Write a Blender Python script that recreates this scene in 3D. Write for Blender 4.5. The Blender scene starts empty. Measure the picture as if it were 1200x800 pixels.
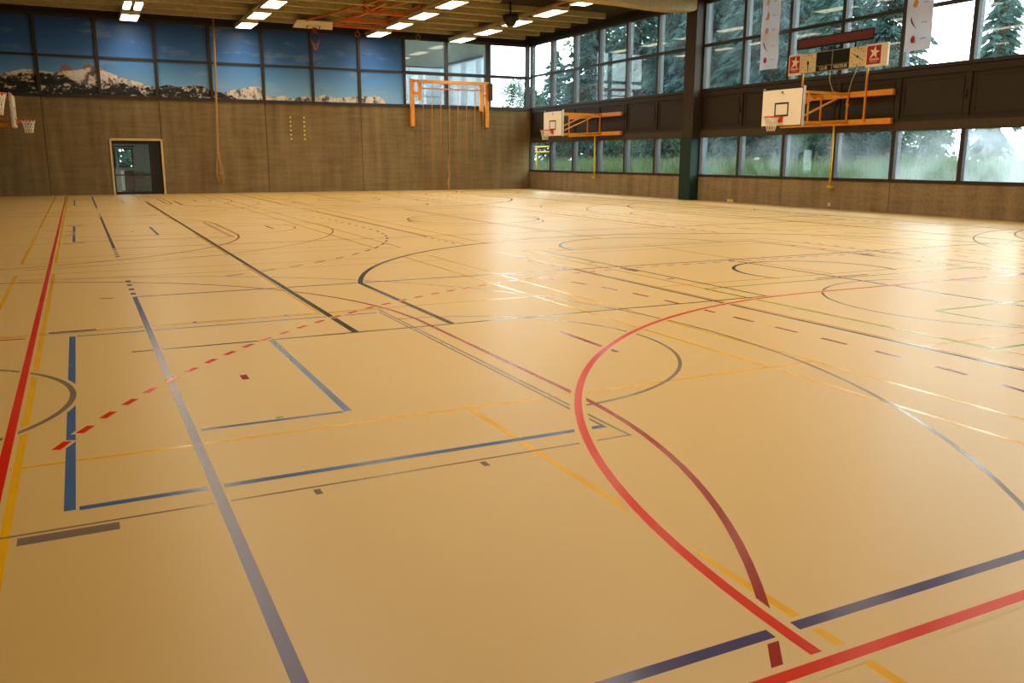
import bpy, bmesh, math, random
import numpy as np
from mathutils import Matrix, Vector

random.seed(7)
rng = np.random.default_rng(11)
sc = bpy.context.scene
COL = sc.collection

# ------------------------------------------------------------------ camera, world, exposure
def make_camera():
    yaw, pitch, roll = (math.radians(a) for a in (26.431, -11.986, 0.128))
    fwd = Vector((math.sin(yaw) * math.cos(pitch), math.cos(yaw) * math.cos(pitch), math.sin(pitch)))
    right = Vector((math.cos(yaw), -math.sin(yaw), 0))
    up = right.cross(fwd)
    r2 = math.cos(roll) * right + math.sin(roll) * up
    u2 = -math.sin(roll) * right + math.cos(roll) * up
    m = Matrix((r2, u2, -fwd)).transposed().to_4x4()
    m.translation = (0, 0, 1.6)
    cd = bpy.data.cameras.new('camera')
    cd.sensor_fit = 'HORIZONTAL'
    cd.sensor_width = 36
    cd.lens = 36 * 1008.27 / 1200
    cd.clip_start = 0.05
    cd.clip_end = 500
    co = bpy.data.objects.new('camera', cd)
    co.matrix_world = m
    COL.objects.link(co)
    sc.camera = co

make_camera()

SKY_STRENGTH = 8.6
LAMP_STRENGTH = 9.0      # glow of the lamps' diffusers
LAMP_WATTS = 41.5        # light each lamp throws down through its louvre
world = bpy.data.worlds.new('overcast_sky')
sc.world = world
world.use_nodes = True
_bg = world.node_tree.nodes['Background']
_bg.inputs[0].default_value = (0.90, 0.96, 1.0, 1)
_bg.inputs[1].default_value = SKY_STRENGTH

sc.view_settings.view_transform = 'Standard'
sc.view_settings.look = 'None'
sc.view_settings.gamma = 1
sc.view_settings.use_curve_mapping = False
sc.view_settings.exposure = 0.0
sc.cycles.use_denoising = True
sc.cycles.max_bounces = 8
sc.cycles.diffuse_bounces = 4
sc.cycles.transparent_max_bounces = 16
sc.cycles.sample_clamp_indirect = 6
sc.cycles.caustics_reflective = False

# ------------------------------------------------------------------ materials
class NT:
    def __init__(s, name):
        s.m = bpy.data.materials.new(name)
        s.m.use_nodes = True
        s.t = s.m.node_tree
        s.b = s.t.nodes['Principled BSDF']
        s.out = s.t.nodes['Material Output']
    def n(s, typ, **kw):
        nd = s.t.nodes.new(typ)
        for k, v in kw.items():
            setattr(nd, k, v)
        return nd
    def l(s, a, b):
        s.t.links.new(a, b)
    def val(s, sock, v):
        sock.default_value = v
    def math(s, op, a, b=None, c=None):
        nd = s.n('ShaderNodeMath', operation=op)
        for i, v in enumerate((a, b, c)):
            if v is None: continue
            if hasattr(v, 'is_output'): s.l(v, nd.inputs[i])
            else: nd.inputs[i].default_value = v
        return nd.outputs[0]
    def pos(s):
        return s.n('ShaderNodeNewGeometry').outputs['Position']
    def mapping(s, vec, scale=(1, 1, 1)):
        mp = s.n('ShaderNodeMapping')
        mp.inputs['Scale'].default_value = scale
        s.l(vec, mp.inputs['Vector'])
        return mp.outputs[0]
    def noise(s, vec, scale, detail=3, rough=0.55):
        nd = s.n('ShaderNodeTexNoise')
        nd.inputs['Scale'].default_value = scale
        nd.inputs['Detail'].default_value = detail
        nd.inputs['Roughness'].default_value = rough
        s.l(vec, nd.inputs['Vector'])
        return nd.outputs[0]
    def ramp(s, fac, stops, interp='LINEAR'):
        nd = s.n('ShaderNodeValToRGB')
        nd.color_ramp.interpolation = interp
        el = nd.color_ramp.elements
        while len(el) < len(stops): el.new(0.5)
        for e, (p, c) in zip(el, stops):
            e.position = p
            e.color = (*c, 1) if len(c) == 3 else c
        s.l(fac, nd.inputs[0])
        return nd.outputs[0]
    def mix(s, fac, a, b, blend='MIX'):
        nd = s.n('ShaderNodeMix', data_type='RGBA', blend_type=blend)
        for sock, v in ((nd.inputs[0], fac), (nd.inputs[6], a), (nd.inputs[7], b)):
            if hasattr(v, 'is_output'): s.l(v, sock)
            elif isinstance(v, tuple): sock.default_value = (*v, 1) if len(v) == 3 else v
            else: sock.default_value = v
        return nd.outputs[2]

def srgb(r, g, b):
    f = lambda c: (c / 255 / 12.92) if c / 255 <= 0.04045 else ((c / 255 + 0.055) / 1.055) ** 2.4
    return (f(r), f(g), f(b))

MATS = {}
def simple(name, col, rough=0.5, spec=0.4, metal=0.0, var=0.12, scale=6.0):
    """plain paint / metal / plastic with a slight procedural mottling"""
    N = NT(name)
    nz = N.noise(N.pos(), scale, 4)
    lo = tuple(c * (1 - var) for c in col)
    hi = tuple(min(1, c * (1 + var)) for c in col)
    N.l(N.ramp(nz, [(0.3, lo), (0.7, hi)]), N.b.inputs['Base Color'])
    N.b.inputs['Roughness'].default_value = rough
    N.b.inputs['Specular IOR Level'].default_value = spec
    N.b.inputs['Metallic'].default_value = metal
    MATS[name] = N.m
    return N.m

def emit(name, col, strength):
    N = NT(name)
    N.b.inputs['Base Color'].default_value = (0.9, 0.9, 0.9, 1)
    N.b.inputs['Emission Color'].default_value = (*col, 1)
    N.b.inputs['Emission Strength'].default_value = strength
    MATS[name] = N.m
    return N.m

def concrete(name, lo, hi, board=True):
    N = NT(name)
    p = N.pos()
    a = N.noise(N.mapping(p, (0.35, 0.35, 3.0)), 2.2, 5, 0.6)
    b = N.noise(p, 14, 5, 0.65)
    c = N.noise(N.mapping(p, (1.2, 1.2, 0.12)), 2.0, 3)
    f = N.math('ADD', N.math('MULTIPLY', a, 0.25), N.math('ADD', N.math('MULTIPLY', b, 0.35), N.math('MULTIPLY', c, 0.40)))
    base = N.ramp(f, [(0.39, lo), (0.62, hi)])
    h = f
    if board:
        sx = N.n('ShaderNodeSeparateXYZ'); N.l(p, sx.inputs[0])
        fr = N.math('FRACT', N.math('MULTIPLY', sx.outputs[2], 1 / 0.21))
        line = N.math('LESS_THAN', fr, 0.07)
        base = N.mix(N.math('MULTIPLY', line, 0.12), base, tuple(v * 0.5 for v in lo))
    N.l(base, N.b.inputs['Base Color'])
    N.b.inputs['Roughness'].default_value = 0.85
    N.b.inputs['Specular IOR Level'].default_value = 0.2
    bp = N.n('ShaderNodeBump'); bp.inputs['Strength'].default_value = 0.25; bp.inputs['Distance'].default_value = 0.02
    N.l(b, bp.inputs['Height']); N.l(bp.outputs[0], N.b.inputs['Normal'])
    MATS[name] = N.m

concrete('concrete_back', (0.140, 0.090, 0.036), (0.262, 0.178, 0.076))
concrete('concrete_plinth', (0.19, 0.13, 0.066), (0.34, 0.245, 0.132), board=False)
concrete('concrete_side', (0.16, 0.12, 0.08), (0.24, 0.19, 0.13))

def floor_material():
    N = NT('sports_floor')
    p = N.pos()
    n1 = N.noise(p, 0.35, 3)
    n2 = N.noise(p, 260, 2)
    base = N.mix(n1, srgb(204, 163, 91), srgb(210, 170, 98))
    base = N.mix(N.math('MULTIPLY', n2, 0.35), base, srgb(192, 148, 75))
    N.l(base, N.b.inputs['Base Color'])
    N.b.inputs['Roughness'].default_value = 0.36
    N.b.inputs['Specular IOR Level'].default_value = 0.42
    bp = N.n('ShaderNodeBump'); bp.inputs['Strength'].default_value = 0.06; bp.inputs['Distance'].default_value = 0.002
    N.l(n2, bp.inputs['Height']); N.l(bp.outputs[0], N.b.inputs['Normal'])
    N.b.inputs['Specular IOR Level'].default_value = 0.6
    MATS['floor'] = N.m
floor_material()
simple('line_margin', srgb(226, 192, 140), 0.36, 0.42, var=0.02)
LG = dict(rough=0.2, spec=0.34, var=0.06, scale=3.0)
simple('line_red', srgb(204, 22, 6), **LG)
simple('line_scarlet', srgb(206, 36, 8), **LG)
simple('line_crimson', srgb(146, 24, 14), **LG)
simple('line_blue', srgb(62, 92, 128), **LG)
simple('line_navy', srgb(62, 54, 92), **LG)
simple('line_black', srgb(40, 31, 22), **LG)
simple('line_grey', srgb(120, 100, 80), **LG)
simple('line_yellow', srgb(224, 160, 14), **LG)
simple('line_green', srgb(116, 156, 8), **LG)

simple('frame_brown', (0.030, 0.021, 0.014), 0.5, 0.35)
simple('spandrel_brown', (0.028, 0.019, 0.010), 0.55, 0.3)
simple('transom_brown', (0.060, 0.039, 0.020), 0.55, 0.3)
simple('column_brown', (0.040, 0.028, 0.016), 0.6, 0.3)
simple('pad_green', (0.008, 0.030, 0.022), 0.6, 0.3)
simple('fin_grey', (0.035, 0.037, 0.042), 0.4, 0.5)
simple('header_dark', (0.022, 0.018, 0.013), 0.7, 0.2)
simple('ceiling_deck', (0.040, 0.030, 0.020), 0.8, 0.15)
simple('ceiling_rib', (0.42, 0.37, 0.23), 0.7, 0.2)
simple('beam_beige', (0.46, 0.37, 0.20), 0.65, 0.25)
simple('plaster', (0.42, 0.36, 0.28), 0.8, 0.2)
simple('orange_paint', srgb(216, 136, 18), 0.4, 0.4)
simple('orange_dark', srgb(206, 116, 44), 0.45, 0.4)
simple('yellow_paint', srgb(208, 168, 22), 0.4, 0.4)
simple('pole_wood', srgb(168, 112, 56), 0.5, 0.3)
simple('rope', srgb(178, 136, 84), 0.9, 0.1, var=0.25, scale=60)
simple('board_white', srgb(236, 222, 196), 0.4, 0.4, var=0.03)
simple('board_frame', srgb(196, 190, 176), 0.45, 0.4)
simple('mark_black', (0.012, 0.011, 0.010), 0.5, 0.3)
simple('rim_orange', srgb(214, 66, 28), 0.4, 0.4)
simple('rim_red', srgb(130, 26, 30), 0.4, 0.4)
simple('net_white', srgb(225, 215, 196), 0.8, 0.2)
simple('speaker_black', (0.008, 0.008, 0.009), 0.5, 0.3)
simple('lamp_housing', srgb(200, 180, 140), 0.5, 0.3)
simple('rail_metal', srgb(172, 150, 110), 0.5, 0.4)
simple('door_frame', srgb(206, 178, 118), 0.5, 0.3)
simple('door_black', (0.010, 0.010, 0.010), 0.4, 0.4)
simple('corridor_grey', (0.28, 0.29, 0.26), 0.8, 0.2)
simple('corridor_dark', (0.03, 0.03, 0.03), 0.7, 0.2)
simple('sign_brown', srgb(90, 66, 50), 0.6, 0.3)
simple('wall_dot', srgb(222, 200, 110), 0.6, 0.3)
simple('socket_white', srgb(225, 215, 190), 0.5, 0.3)
def cloth(name, col):
    N = NT(name)
    N.l(N.mix(N.noise(N.pos(), 30, 3), col, tuple(c * .94 for c in col)), N.b.inputs['Base Color'])
    N.b.inputs['Roughness'].default_value = 0.8
    tr = N.n('ShaderNodeBsdfTranslucent'); tr.inputs[0].default_value = (*[c * .6 for c in col], 1)
    mx = N.n('ShaderNodeMixShader'); mx.inputs[0].default_value = 0.45
    N.l(N.b.outputs[0], mx.inputs[1]); N.l(tr.outputs[0], mx.inputs[2]); N.l(mx.outputs[0], N.out.inputs[0])
    MATS[name] = N.m
cloth('banner_white', srgb(232, 236, 246))
simple('fruit_cream', srgb(222, 205, 160), 0.7, 0.2)
simple('fruit_orange', srgb(214, 150, 96), 0.7, 0.2)
simple('fruit_red', srgb(176, 40, 56), 0.7, 0.2)
simple('fruit_purple', srgb(122, 42, 72), 0.7, 0.2)
simple('print_grey', srgb(150, 156, 168), 0.7, 0.2)
simple('print_lilac', srgb(170, 130, 170), 0.7, 0.2)
simple('score_black', (0.010, 0.012, 0.010), 0.6, 0.2)
simple('score_case', srgb(140, 122, 84), 0.5, 0.4)
simple('clock_face', srgb(222, 204, 160), 0.5, 0.3, var=0.03)
simple('ad_red', srgb(170, 16, 40), 0.45, 0.4)
simple('ad_white', srgb(240, 226, 200), 0.5, 0.3, var=0.03)
simple('ticker_red', srgb(98, 26, 18), 0.4, 0.4)
simple('letter_cream', srgb(226, 206, 160), 0.5, 0.3, var=0.02)
simple('cable_beige', srgb(190, 170, 130), 0.6, 0.3)
simple('building_pale', (0.17, 0.20, 0.225), 0.7, 0.2, var=0.05, scale=0.8)
simple('building_green', (0.030, 0.034, 0.022), 0.6, 0.3, var=0.15, scale=0.6)
simple('building_trim', (0.02, 0.02, 0.02), 0.6, 0.3)
simple('bark', (0.06, 0.045, 0.032), 0.9, 0.1, var=0.3, scale=8)
simple('soil', (0.045, 0.06, 0.025), 0.95, 0.1, var=0.35, scale=1.2)

def foliage(name, lo, hi):
    lo = tuple(.9 * c for c in lo); hi = tuple(.9 * c for c in hi)
    N = NT(name)
    nz = N.noise(N.pos(), 1.6, 5, 0.7)
    N.l(N.ramp(nz, [(0.3, lo), (0.7, hi)]), N.b.inputs['Base Color'])
    N.b.inputs['Roughness'].default_value = 0.7
    N.b.inputs['Specular IOR Level'].default_value = 0.2
    tr = N.n('ShaderNodeBsdfTranslucent')
    tr.inputs[0].default_value = (*hi, 1)
    mx = N.n('ShaderNodeMixShader'); mx.inputs[0].default_value = 0.3
    N.l(N.b.outputs[0], mx.inputs[1]); N.l(tr.outputs[0], mx.inputs[2])
    N.l(mx.outputs[0], N.out.inputs[0])
    MATS[name] = N.m
foliage('needles', (0.016, 0.042, 0.040), (0.045, 0.10, 0.088))
foliage('needles_pale', (0.030, 0.075, 0.068), (0.08, 0.155, 0.135))
foliage('leaves', (0.022, 0.06, 0.038), (0.07, 0.145, 0.085))
foliage('grass', (0.045, 0.10, 0.032), (0.13, 0.20, 0.085))
foliage('grass_heads', (0.13, 0.12, 0.08), (0.22, 0.20, 0.14))

def glass(name, haze, haze_col=(0.8, 0.9, 0.95)):
    N = NT(name)
    tr = N.n('ShaderNodeBsdfTransparent'); tr.inputs[0].default_value = (0.86, 0.93, 0.92, 1)
    gl = N.n('ShaderNodeBsdfGlossy'); gl.inputs['Roughness'].default_value = 0.02
    ge = N.n('ShaderNodeNewGeometry')
    dt = N.n('ShaderNodeVectorMath', operation='DOT_PRODUCT'); N.l(ge.outputs['Normal'], dt.inputs[0]); N.l(ge.outputs['Incoming'], dt.inputs[1])
    k5 = N.math('POWER', N.math('SUBTRACT', 1.0, N.math('ABSOLUTE', dt.outputs['Value'])), 5.0)
    mx = N.n('ShaderNodeMixShader')
    N.l(N.math('ADD', N.math('MULTIPLY', k5, 0.6), 0.03), mx.inputs[0]); N.l(tr.outputs[0], mx.inputs[1]); N.l(gl.outputs[0], mx.inputs[2])
    # translucent layer over the pane, patchy by noise, weighted by haze
    df = N.n('ShaderNodeBsdfTranslucent'); df.inputs[0].default_value = (*haze_col, 1)
    nz = N.noise(N.pos(), 0.55, 3)
    f = N.math('MULTIPLY', N.ramp(nz, [(0.38, (0, 0, 0)), (0.62, (1, 1, 1))]), haze)
    m2 = N.n('ShaderNodeMixShader')
    N.l(f, m2.inputs[0]); N.l(mx.outputs[0], m2.inputs[1]); N.l(df.outputs[0], m2.inputs[2])
    N.l(m2.outputs[0], N.out.inputs[0])
    MATS[name] = N.m
glass('glass', 0.015)
glass('glass_hazy', 0.05)
glass('glass_haze_mid', 0.10)
glass('glass_haze_strong', 0.24)
emit('lamp_glow', (1.0, 0.83, 0.56), LAMP_STRENGTH)

def mural_material():
    N = NT('mural_print')
    p = N.pos()
    sx = N.n('ShaderNodeSeparateXYZ'); N.l(p, sx.inputs[0])
    X, Z = sx.outputs[0], sx.outputs[2]
    X0, X1, Z0, Z1 = -4.2, 15.2, 4.0, 6.0
    t = N.math('DIVIDE', N.math('SUBTRACT', X, X0), X1 - X0)
    def curve(pts):
        nd = N.n('ShaderNodeFloatCurve')
        c = nd.mapping.curves[0]
        pp = sorted((max(0, min(1, (x - X0) / (X1 - X0))), (z - Z0) / (Z1 - Z0)) for x, z in pts)
        while len(c.points) < len(pp): c.points.new(0.5, 0.5)
        for q, (a, b) in zip(c.points, pp):
            q.location = (a, b); q.handle_type = 'VECTOR'
        nd.mapping.update()
        N.l(t, nd.inputs['Value'])
        return N.math('ADD', N.math('MULTIPLY', nd.outputs[0], Z1 - Z0), Z0)
    ridge = [(-4.2, 4.9), (-2.46, 5.0), (-1.89, 5.13), (-1.65, 5.21), (-1.14, 5.19), (-0.67, 5.13), (-0.3, 5.15), (-0.02, 5.2),
             (0.25, 5.23), (0.6, 5.30), (0.87, 5.36), (1.25, 5.41), (1.59, 5.23), (2.07, 5.04), (2.37, 4.95), (2.78, 4.86),
             (3.18, 4.71), (3.49, 4.67), (3.92, 4.79), (4.45, 4.72), (5.0, 4.78), (5.33, 4.84), (5.65, 4.69), (6.03, 4.56), (6.42, 4.55),
             (6.77, 4.67), (7.23, 4.75), (7.58, 4.84), (7.98, 4.83), (8.26, 4.5), (8.72, 4.42), (9.08, 4.5), (9.44, 4.36), (9.8, 4.45),
             (10.35, 4.51), (10.66, 4.48), (11.04, 4.59), (11.41, 4.5), (11.91, 4.47), (12.42, 4.57), (12.81, 4.62), (13.33, 4.57),
             (13.53, 4.65), (13.85, 4.56), (14.17, 4.26), (14.3, 4.02), (15.2, 4.0)]
    dark = [(-4.2, 4.8), (-2.47, 4.9), (-1.92, 4.95), (-0.97, 5.06), (-0.11, 5.02), (0.34, 4.75), (0.93, 4.66), (1.34, 4.74), (2.05, 4.78),
            (2.54, 4.66), (3.37, 4.58), (3.81, 4.78), (4.45, 4.72), (5.33, 4.80), (5.65, 4.68), (6.31, 4.52), (6.97, 4.22), (7.3, 4.05), (15.2, 4.0)]
    tower = [(-4.2, 4.0), (-0.36, 4.0), (-0.30, 5.18), (-0.16, 5.42), (-0.02, 5.47), (0.12, 5.44), (0.28, 5.2), (0.32, 4.0), (0.56, 4.0), (0.60, 5.3), (0.74, 5.5),
             (0.88, 5.55), (1.0, 5.47), (1.12, 5.38), (1.16, 4.0), (15.2, 4.0)]
    n1 = N.noise(N.mapping(p, (1, 1, 1.6)), 3.4, 6, 0.68)
    n2 = N.noise(N.mapping(p, (1, 1, 0.7)), 3.2, 5, 0.7)
    j = N.math('MULTIPLY', N.math('SUBTRACT', n1, 0.5), 0.10)
    jd = N.math('MULTIPLY', N.math('SUBTRACT', n2, 0.5), 0.75)
    is_m = N.math('LESS_THAN', Z, N.math('ADD', curve(ridge), j))
    is_d = N.math('LESS_THAN', Z, N.math('ADD', curve(dark), jd))
    is_t = N.math('LESS_THAN', Z, N.math('ADD', curve(tower), j))
    zt = N.math('DIVIDE', N.math('SUBTRACT', Z, 4.2), 3.2)
    sky = N.ramp(zt, [(0.05, srgb(126, 172, 208)), (0.35, srgb(86, 138, 190)), (0.6, srgb(52, 100, 160)), (1.0, srgb(34, 70, 126))])
    cl = N.noise(N.mapping(p, (0.6, 1, 1.8)), 0.9, 5, 0.6)
    sky = N.mix(N.math('MULTIPLY', N.ramp(cl, [(0.56, (0, 0, 0)), (0.75, (1, 1, 1))]), 0.35), sky, srgb(170, 190, 205))
    snow = N.ramp(n2, [(0.42, srgb(84, 78, 84)), (0.50, srgb(200, 184, 166)), (0.75, srgb(240, 226, 206))])
    rock = N.ramp(n1, [(0.44, srgb(22, 30, 34)), (0.55, srgb(52, 52, 46)), (0.60, srgb(200, 186, 168))])
    tow = N.mix(n1, srgb(90, 62, 52), srgb(168, 124, 98))
    c = N.mix(is_t, sky, tow)
    c = N.mix(is_m, c, snow)
    c = N.mix(N.math('MULTIPLY', is_d, is_m), c, rock)
    N.l(c, N.b.inputs['Base Color'])
    N.b.inputs['Roughness'].default_value = 0.45
    N.b.inputs['Specular IOR Level'].default_value = 0.3
    MATS['mural'] = N.m
mural_material()

# ------------------------------------------------------------------ mesh helpers
class MB:
    """collects shapes in world coordinates; build() links them as ONE mesh object with its origin at o"""
    def __init__(s, o=(0, 0, 0)):
        s.v = []; s.f = []; s.mi = []; s.o = Vector(o); s.sm = []
    def add(s, vs, fs, mi=0, smooth=False):
        k = len(s.v)
        s.v += [tuple(v) for v in vs]
        s.f += [tuple(i + k for i in f) for f in fs]
        s.mi += [mi] * len(fs); s.sm += [smooth] * len(fs)
        return s
    def box(s, x0, x1, y0, y1, z0, z1, mi=0):
        x0, x1 = sorted((x0, x1)); y0, y1 = sorted((y0, y1)); z0, z1 = sorted((z0, z1))
        vs = [(x0, y0, z0), (x1, y0, z0), (x1, y1, z0), (x0, y1, z0), (x0, y0, z1), (x1, y0, z1), (x1, y1, z1), (x0, y1, z1)]
        fs = [(3, 2, 1, 0), (4, 5, 6, 7), (0, 1, 5, 4), (1, 2, 6, 5), (2, 3, 7, 6), (3, 0, 4, 7)]
        return s.add(vs, fs, mi)
    def bar(s, a, b, w, h, mi=0):
        """rectangular bar from a to b, w across, h up"""
        a = Vector(a); b = Vector(b); d = (b - a).normalized()
        u = Vector((0, 0, 1))
        if abs(d.z) > 0.95: u = Vector((0, 1, 0))
        r = d.cross(u).normalized(); u = r.cross(d)
        vs = [p + r * (w / 2 * i) + u * (h / 2 * j) for p in (a, b) for i, j in ((-1, -1), (1, -1), (1, 1), (-1, 1))]
        fs = [(0, 1, 2, 3), (7, 6, 5, 4), (0, 4, 5, 1), (1, 5, 6, 2), (2, 6, 7, 3), (3, 7, 4, 0)]
        return s.add(vs, fs, mi)
    def tube(s, pts, r, n=8, mi=0, closed=False):
        P = [Vector(p) for p in pts]
        R = r if isinstance(r, (list, tuple)) else [r] * len(P)
        m = len(P); vs = []; fs = []
        for i, p in enumerate(P):
            a = P[i - 1] if (i or closed) else P[0]
            b = P[(i + 1) % m] if (i < m - 1 or closed) else P[-1]
            d = (b - a).normalized()
            u = Vector((0, 0, 1)) if abs(d.z) < 0.9 else Vector((1, 0, 0))
            x = d.cross(u).normalized(); y = x.cross(d)
            vs += [p + (x * math.cos(t) + y * math.sin(t)) * R[i] for t in (2 * math.pi * k / n for k in range(n))]
        for i in range(m if closed else m - 1):
            j = (i + 1) % m
            fs += [(i * n + k, i * n + (k + 1) % n, j * n + (k + 1) % n, j * n + k) for k in range(n)]
        s.add(vs, fs, mi, True)
        if not closed:
            k = len(s.v) - len(vs)
            s.f += [tuple(k + q for q in range(n))[::-1], tuple(k + (m - 1) * n + q for q in range(n))]
            s.mi += [mi, mi]; s.sm += [False, False]
        return s
    def prism(s, poly, axis, a, b, mi=0):
        """extrude a 2D outline along an axis ('x','y','z') from a to b"""
        def P(u, v, w):
            return {'x': (w, u, v), 'y': (u, w, v), 'z': (u, v, w)}[axis]
        n = len(poly)
        vs = [P(u, v, a) for u, v in poly] + [P(u, v, b) for u, v in poly]
        fs = [tuple(range(n))[::-1], tuple(range(n, 2 * n))] + [(i, (i + 1) % n, n + (i + 1) % n, n + i) for i in range(n)]
        return s.add(vs, fs, mi)
    def mesh(s, name):
        me = bpy.data.meshes.new(name)
        me.from_pydata([tuple(Vector(v) - s.o) for v in s.v], [], s.f)
        me.polygons.foreach_set('material_index', s.mi)
        me.polygons.foreach_set('use_smooth', s.sm)
        bm = bmesh.new(); bm.from_mesh(me)
        bmesh.ops.recalc_face_normals(bm, faces=bm.faces)
        bm.to_mesh(me); bm.free()
        return me
    def build(s, name, mats, parent=None):
        me = s.mesh(name)
        for m in ([mats] if isinstance(mats, str) else mats):
            me.materials.append(MATS[m])
        o = bpy.data.objects.new(name, me)
        COL.objects.link(o)
        if parent is None: o.location = s.o
        else: o.parent = parent
        return o

def flat(name, verts, faces, mats, parent=None, mi=None, normals_up=True):
    me = bpy.data.meshes.new(name)
    me.from_pydata(verts, [], faces)
    for m in mats: me.materials.append(MATS[m])
    if mi is not None: me.polygons.foreach_set('material_index', mi)
    o = bpy.data.objects.new(name, me); COL.objects.link(o)
    if parent: o.parent = parent
    return o

def tag(o, label=None, cat=None, group=None, kind=None):
    if label: o['label'] = label
    if cat: o['category'] = cat
    if group: o['group'] = group
    if kind: o['kind'] = kind
    return o

def empty(name, loc, label, cat, group=None):
    o = bpy.data.objects.new(name, None)
    o.empty_display_size = 0.2
    o.location = loc
    COL.objects.link(o)
    return tag(o, label, cat, group)

def copy_tree(o, parent=None):
    c = o.copy(); COL.objects.link(c); c.parent = parent
    for ch in list(o.children): copy_tree(ch, c)
    return c

def text_mesh(name, body, size, mat, parent, origin, right, up, depth=0.004, width=None, center=True):
    cu = bpy.data.curves.new(name, 'FONT')
    cu.body = body; cu.size = size; cu.extrude = depth
    cu.align_x = 'CENTER'; cu.align_y = 'CENTER'; cu.resolution_u = 2
    tmp = bpy.data.objects.new(name, cu); COL.objects.link(tmp)
    bpy.context.view_layer.update()
    me = bpy.data.meshes.new_from_object(tmp.evaluated_get(bpy.context.evaluated_depsgraph_get()))
    bpy.data.objects.remove(tmp); bpy.data.curves.remove(cu)
    xs = [v.co.x for v in me.vertices]
    k = width / (max(xs) - min(xs)) if width else 1
    r = Vector(right); u = Vector(up); n = r.cross(u); og = Vector(origin)
    for v in me.vertices:
        v.co = og + r * (v.co.x * k) + u * v.co.y + n * v.co.z
    me.materials.clear(); me.materials.append(MATS[mat])
    o = bpy.data.objects.new(name, me); COL.objects.link(o); o.parent = parent
    return o

# ------------------------------------------------------------------ dimensions of the hall
XR, XL, YB, YF = 22.2, -4.2, 42.5, -0.35
ZC = 7.86            # underside of the roof deck
COURT_X = 9.57       # middle of the hall's courts
MOD = 2.31

# ------------------------------------------------------------------ floor and its painted lines
m = MB((0, 0, 0)); m.box(XL - 0.3, XR + 0.3, YF - 0.3, YB + 0.3, -0.2, 0)
floor = tag(m.build('floor', 'floor'), kind='structure')

def ribbon(pts, w, z):
    """flat strip along 2D points, w wide"""
    P = [Vector((p[0], p[1], 0)) for p in pts]
    vs = []; fs = []
    for i, p in enumerate(P):
        a = P[max(i - 1, 0)]; b = P[min(i + 1, len(P) - 1)]
        d = (b - a).normalized(); n = Vector((-d.y, d.x, 0))
        sc_ = 1.0
        if 0 < i < len(P) - 1:
            d1 = (p - a).normalized(); c = max(0.5, abs(d1.dot(d)))
            sc_ = 1 / c
        vs += [tuple(p + n * (w / 2 * sc_) + Vector((0, 0, z))), tuple(p - n * (w / 2 * sc_) + Vector((0, 0, z)))]
        if i: fs.append((2 * i - 2, 2 * i - 1, 2 * i + 1, 2 * i))
    return vs, fs

LINE_COUNT = [0]
def line_height(layer):
    LINE_COUNT[0] += 1
    return 0.00015 + layer * 0.00008 + (LINE_COUNT[0] % 23) * 0.000003      # paint films of slightly different thickness
def court_line(kind, pts, mat, layer, w=0.05, margin=0.0):
    z = line_height(layer)
    vs, fs = ribbon(pts, w, z + 0.00004)
    mi = [0] * len(fs)
    if margin:
        v2, f2 = ribbon(pts, w + 2 * margin, z)
        k = len(vs); vs += v2; fs += [tuple(i + k for i in f) for f in f2]; mi += [1] * len(f2)
    return flat(kind, vs, fs, ['line_' + mat, 'floor'], floor, mi)

def dashed_line(kind, pts, mat, layer, w=0.05, on=0.15, off=0.15, start=0.0, margin=0.0):
    z = line_height(layer)
    P = [np.array(p, float) for p in pts]
    L = [0.0]
    for a, b in zip(P, P[1:]): L.append(L[-1] + np.hypot(*(b - a)))
    def at(s):
        for i in range(len(P) - 1):
            if s <= L[i + 1] or i == len(P) - 2:
                t = (s - L[i]) / max(1e-9, L[i + 1] - L[i]); return tuple(P[i] + (P[i + 1] - P[i]) * t)
    vs = []; fs = []; mi = []
    s = start
    while s < L[-1]:
        e = min(s + on, L[-1])
        for ww, zz, k in ((w, z + 0.00004, 0), (w + 2 * margin, z, 1)):
            if k and not margin: continue
            v, f = ribbon([at(s - k * margin), at((s + e) / 2), at(e + k * margin)], ww, zz)
            q = len(vs); vs += v; fs += [tuple(i + q for i in g) for g in f]; mi += [k] * len(f)
        s += on + off
    return flat(kind, vs, fs, ['line_' + mat, 'floor'], floor, mi)

def arc(cx, cy, r, a0, a1, n=48):
    return [(cx + r * math.cos(math.radians(a0 + (a1 - a0) * i / n)), cy + r * math.sin(math.radians(a0 + (a1 - a0) * i / n))) for i in range(n + 1)]

def mx(pts): return [(2 * COURT_X - x, y) for x, y in pts]
def my(pts, c=21.8): return [(x, 2 * c - y) for x, y in pts]

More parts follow.
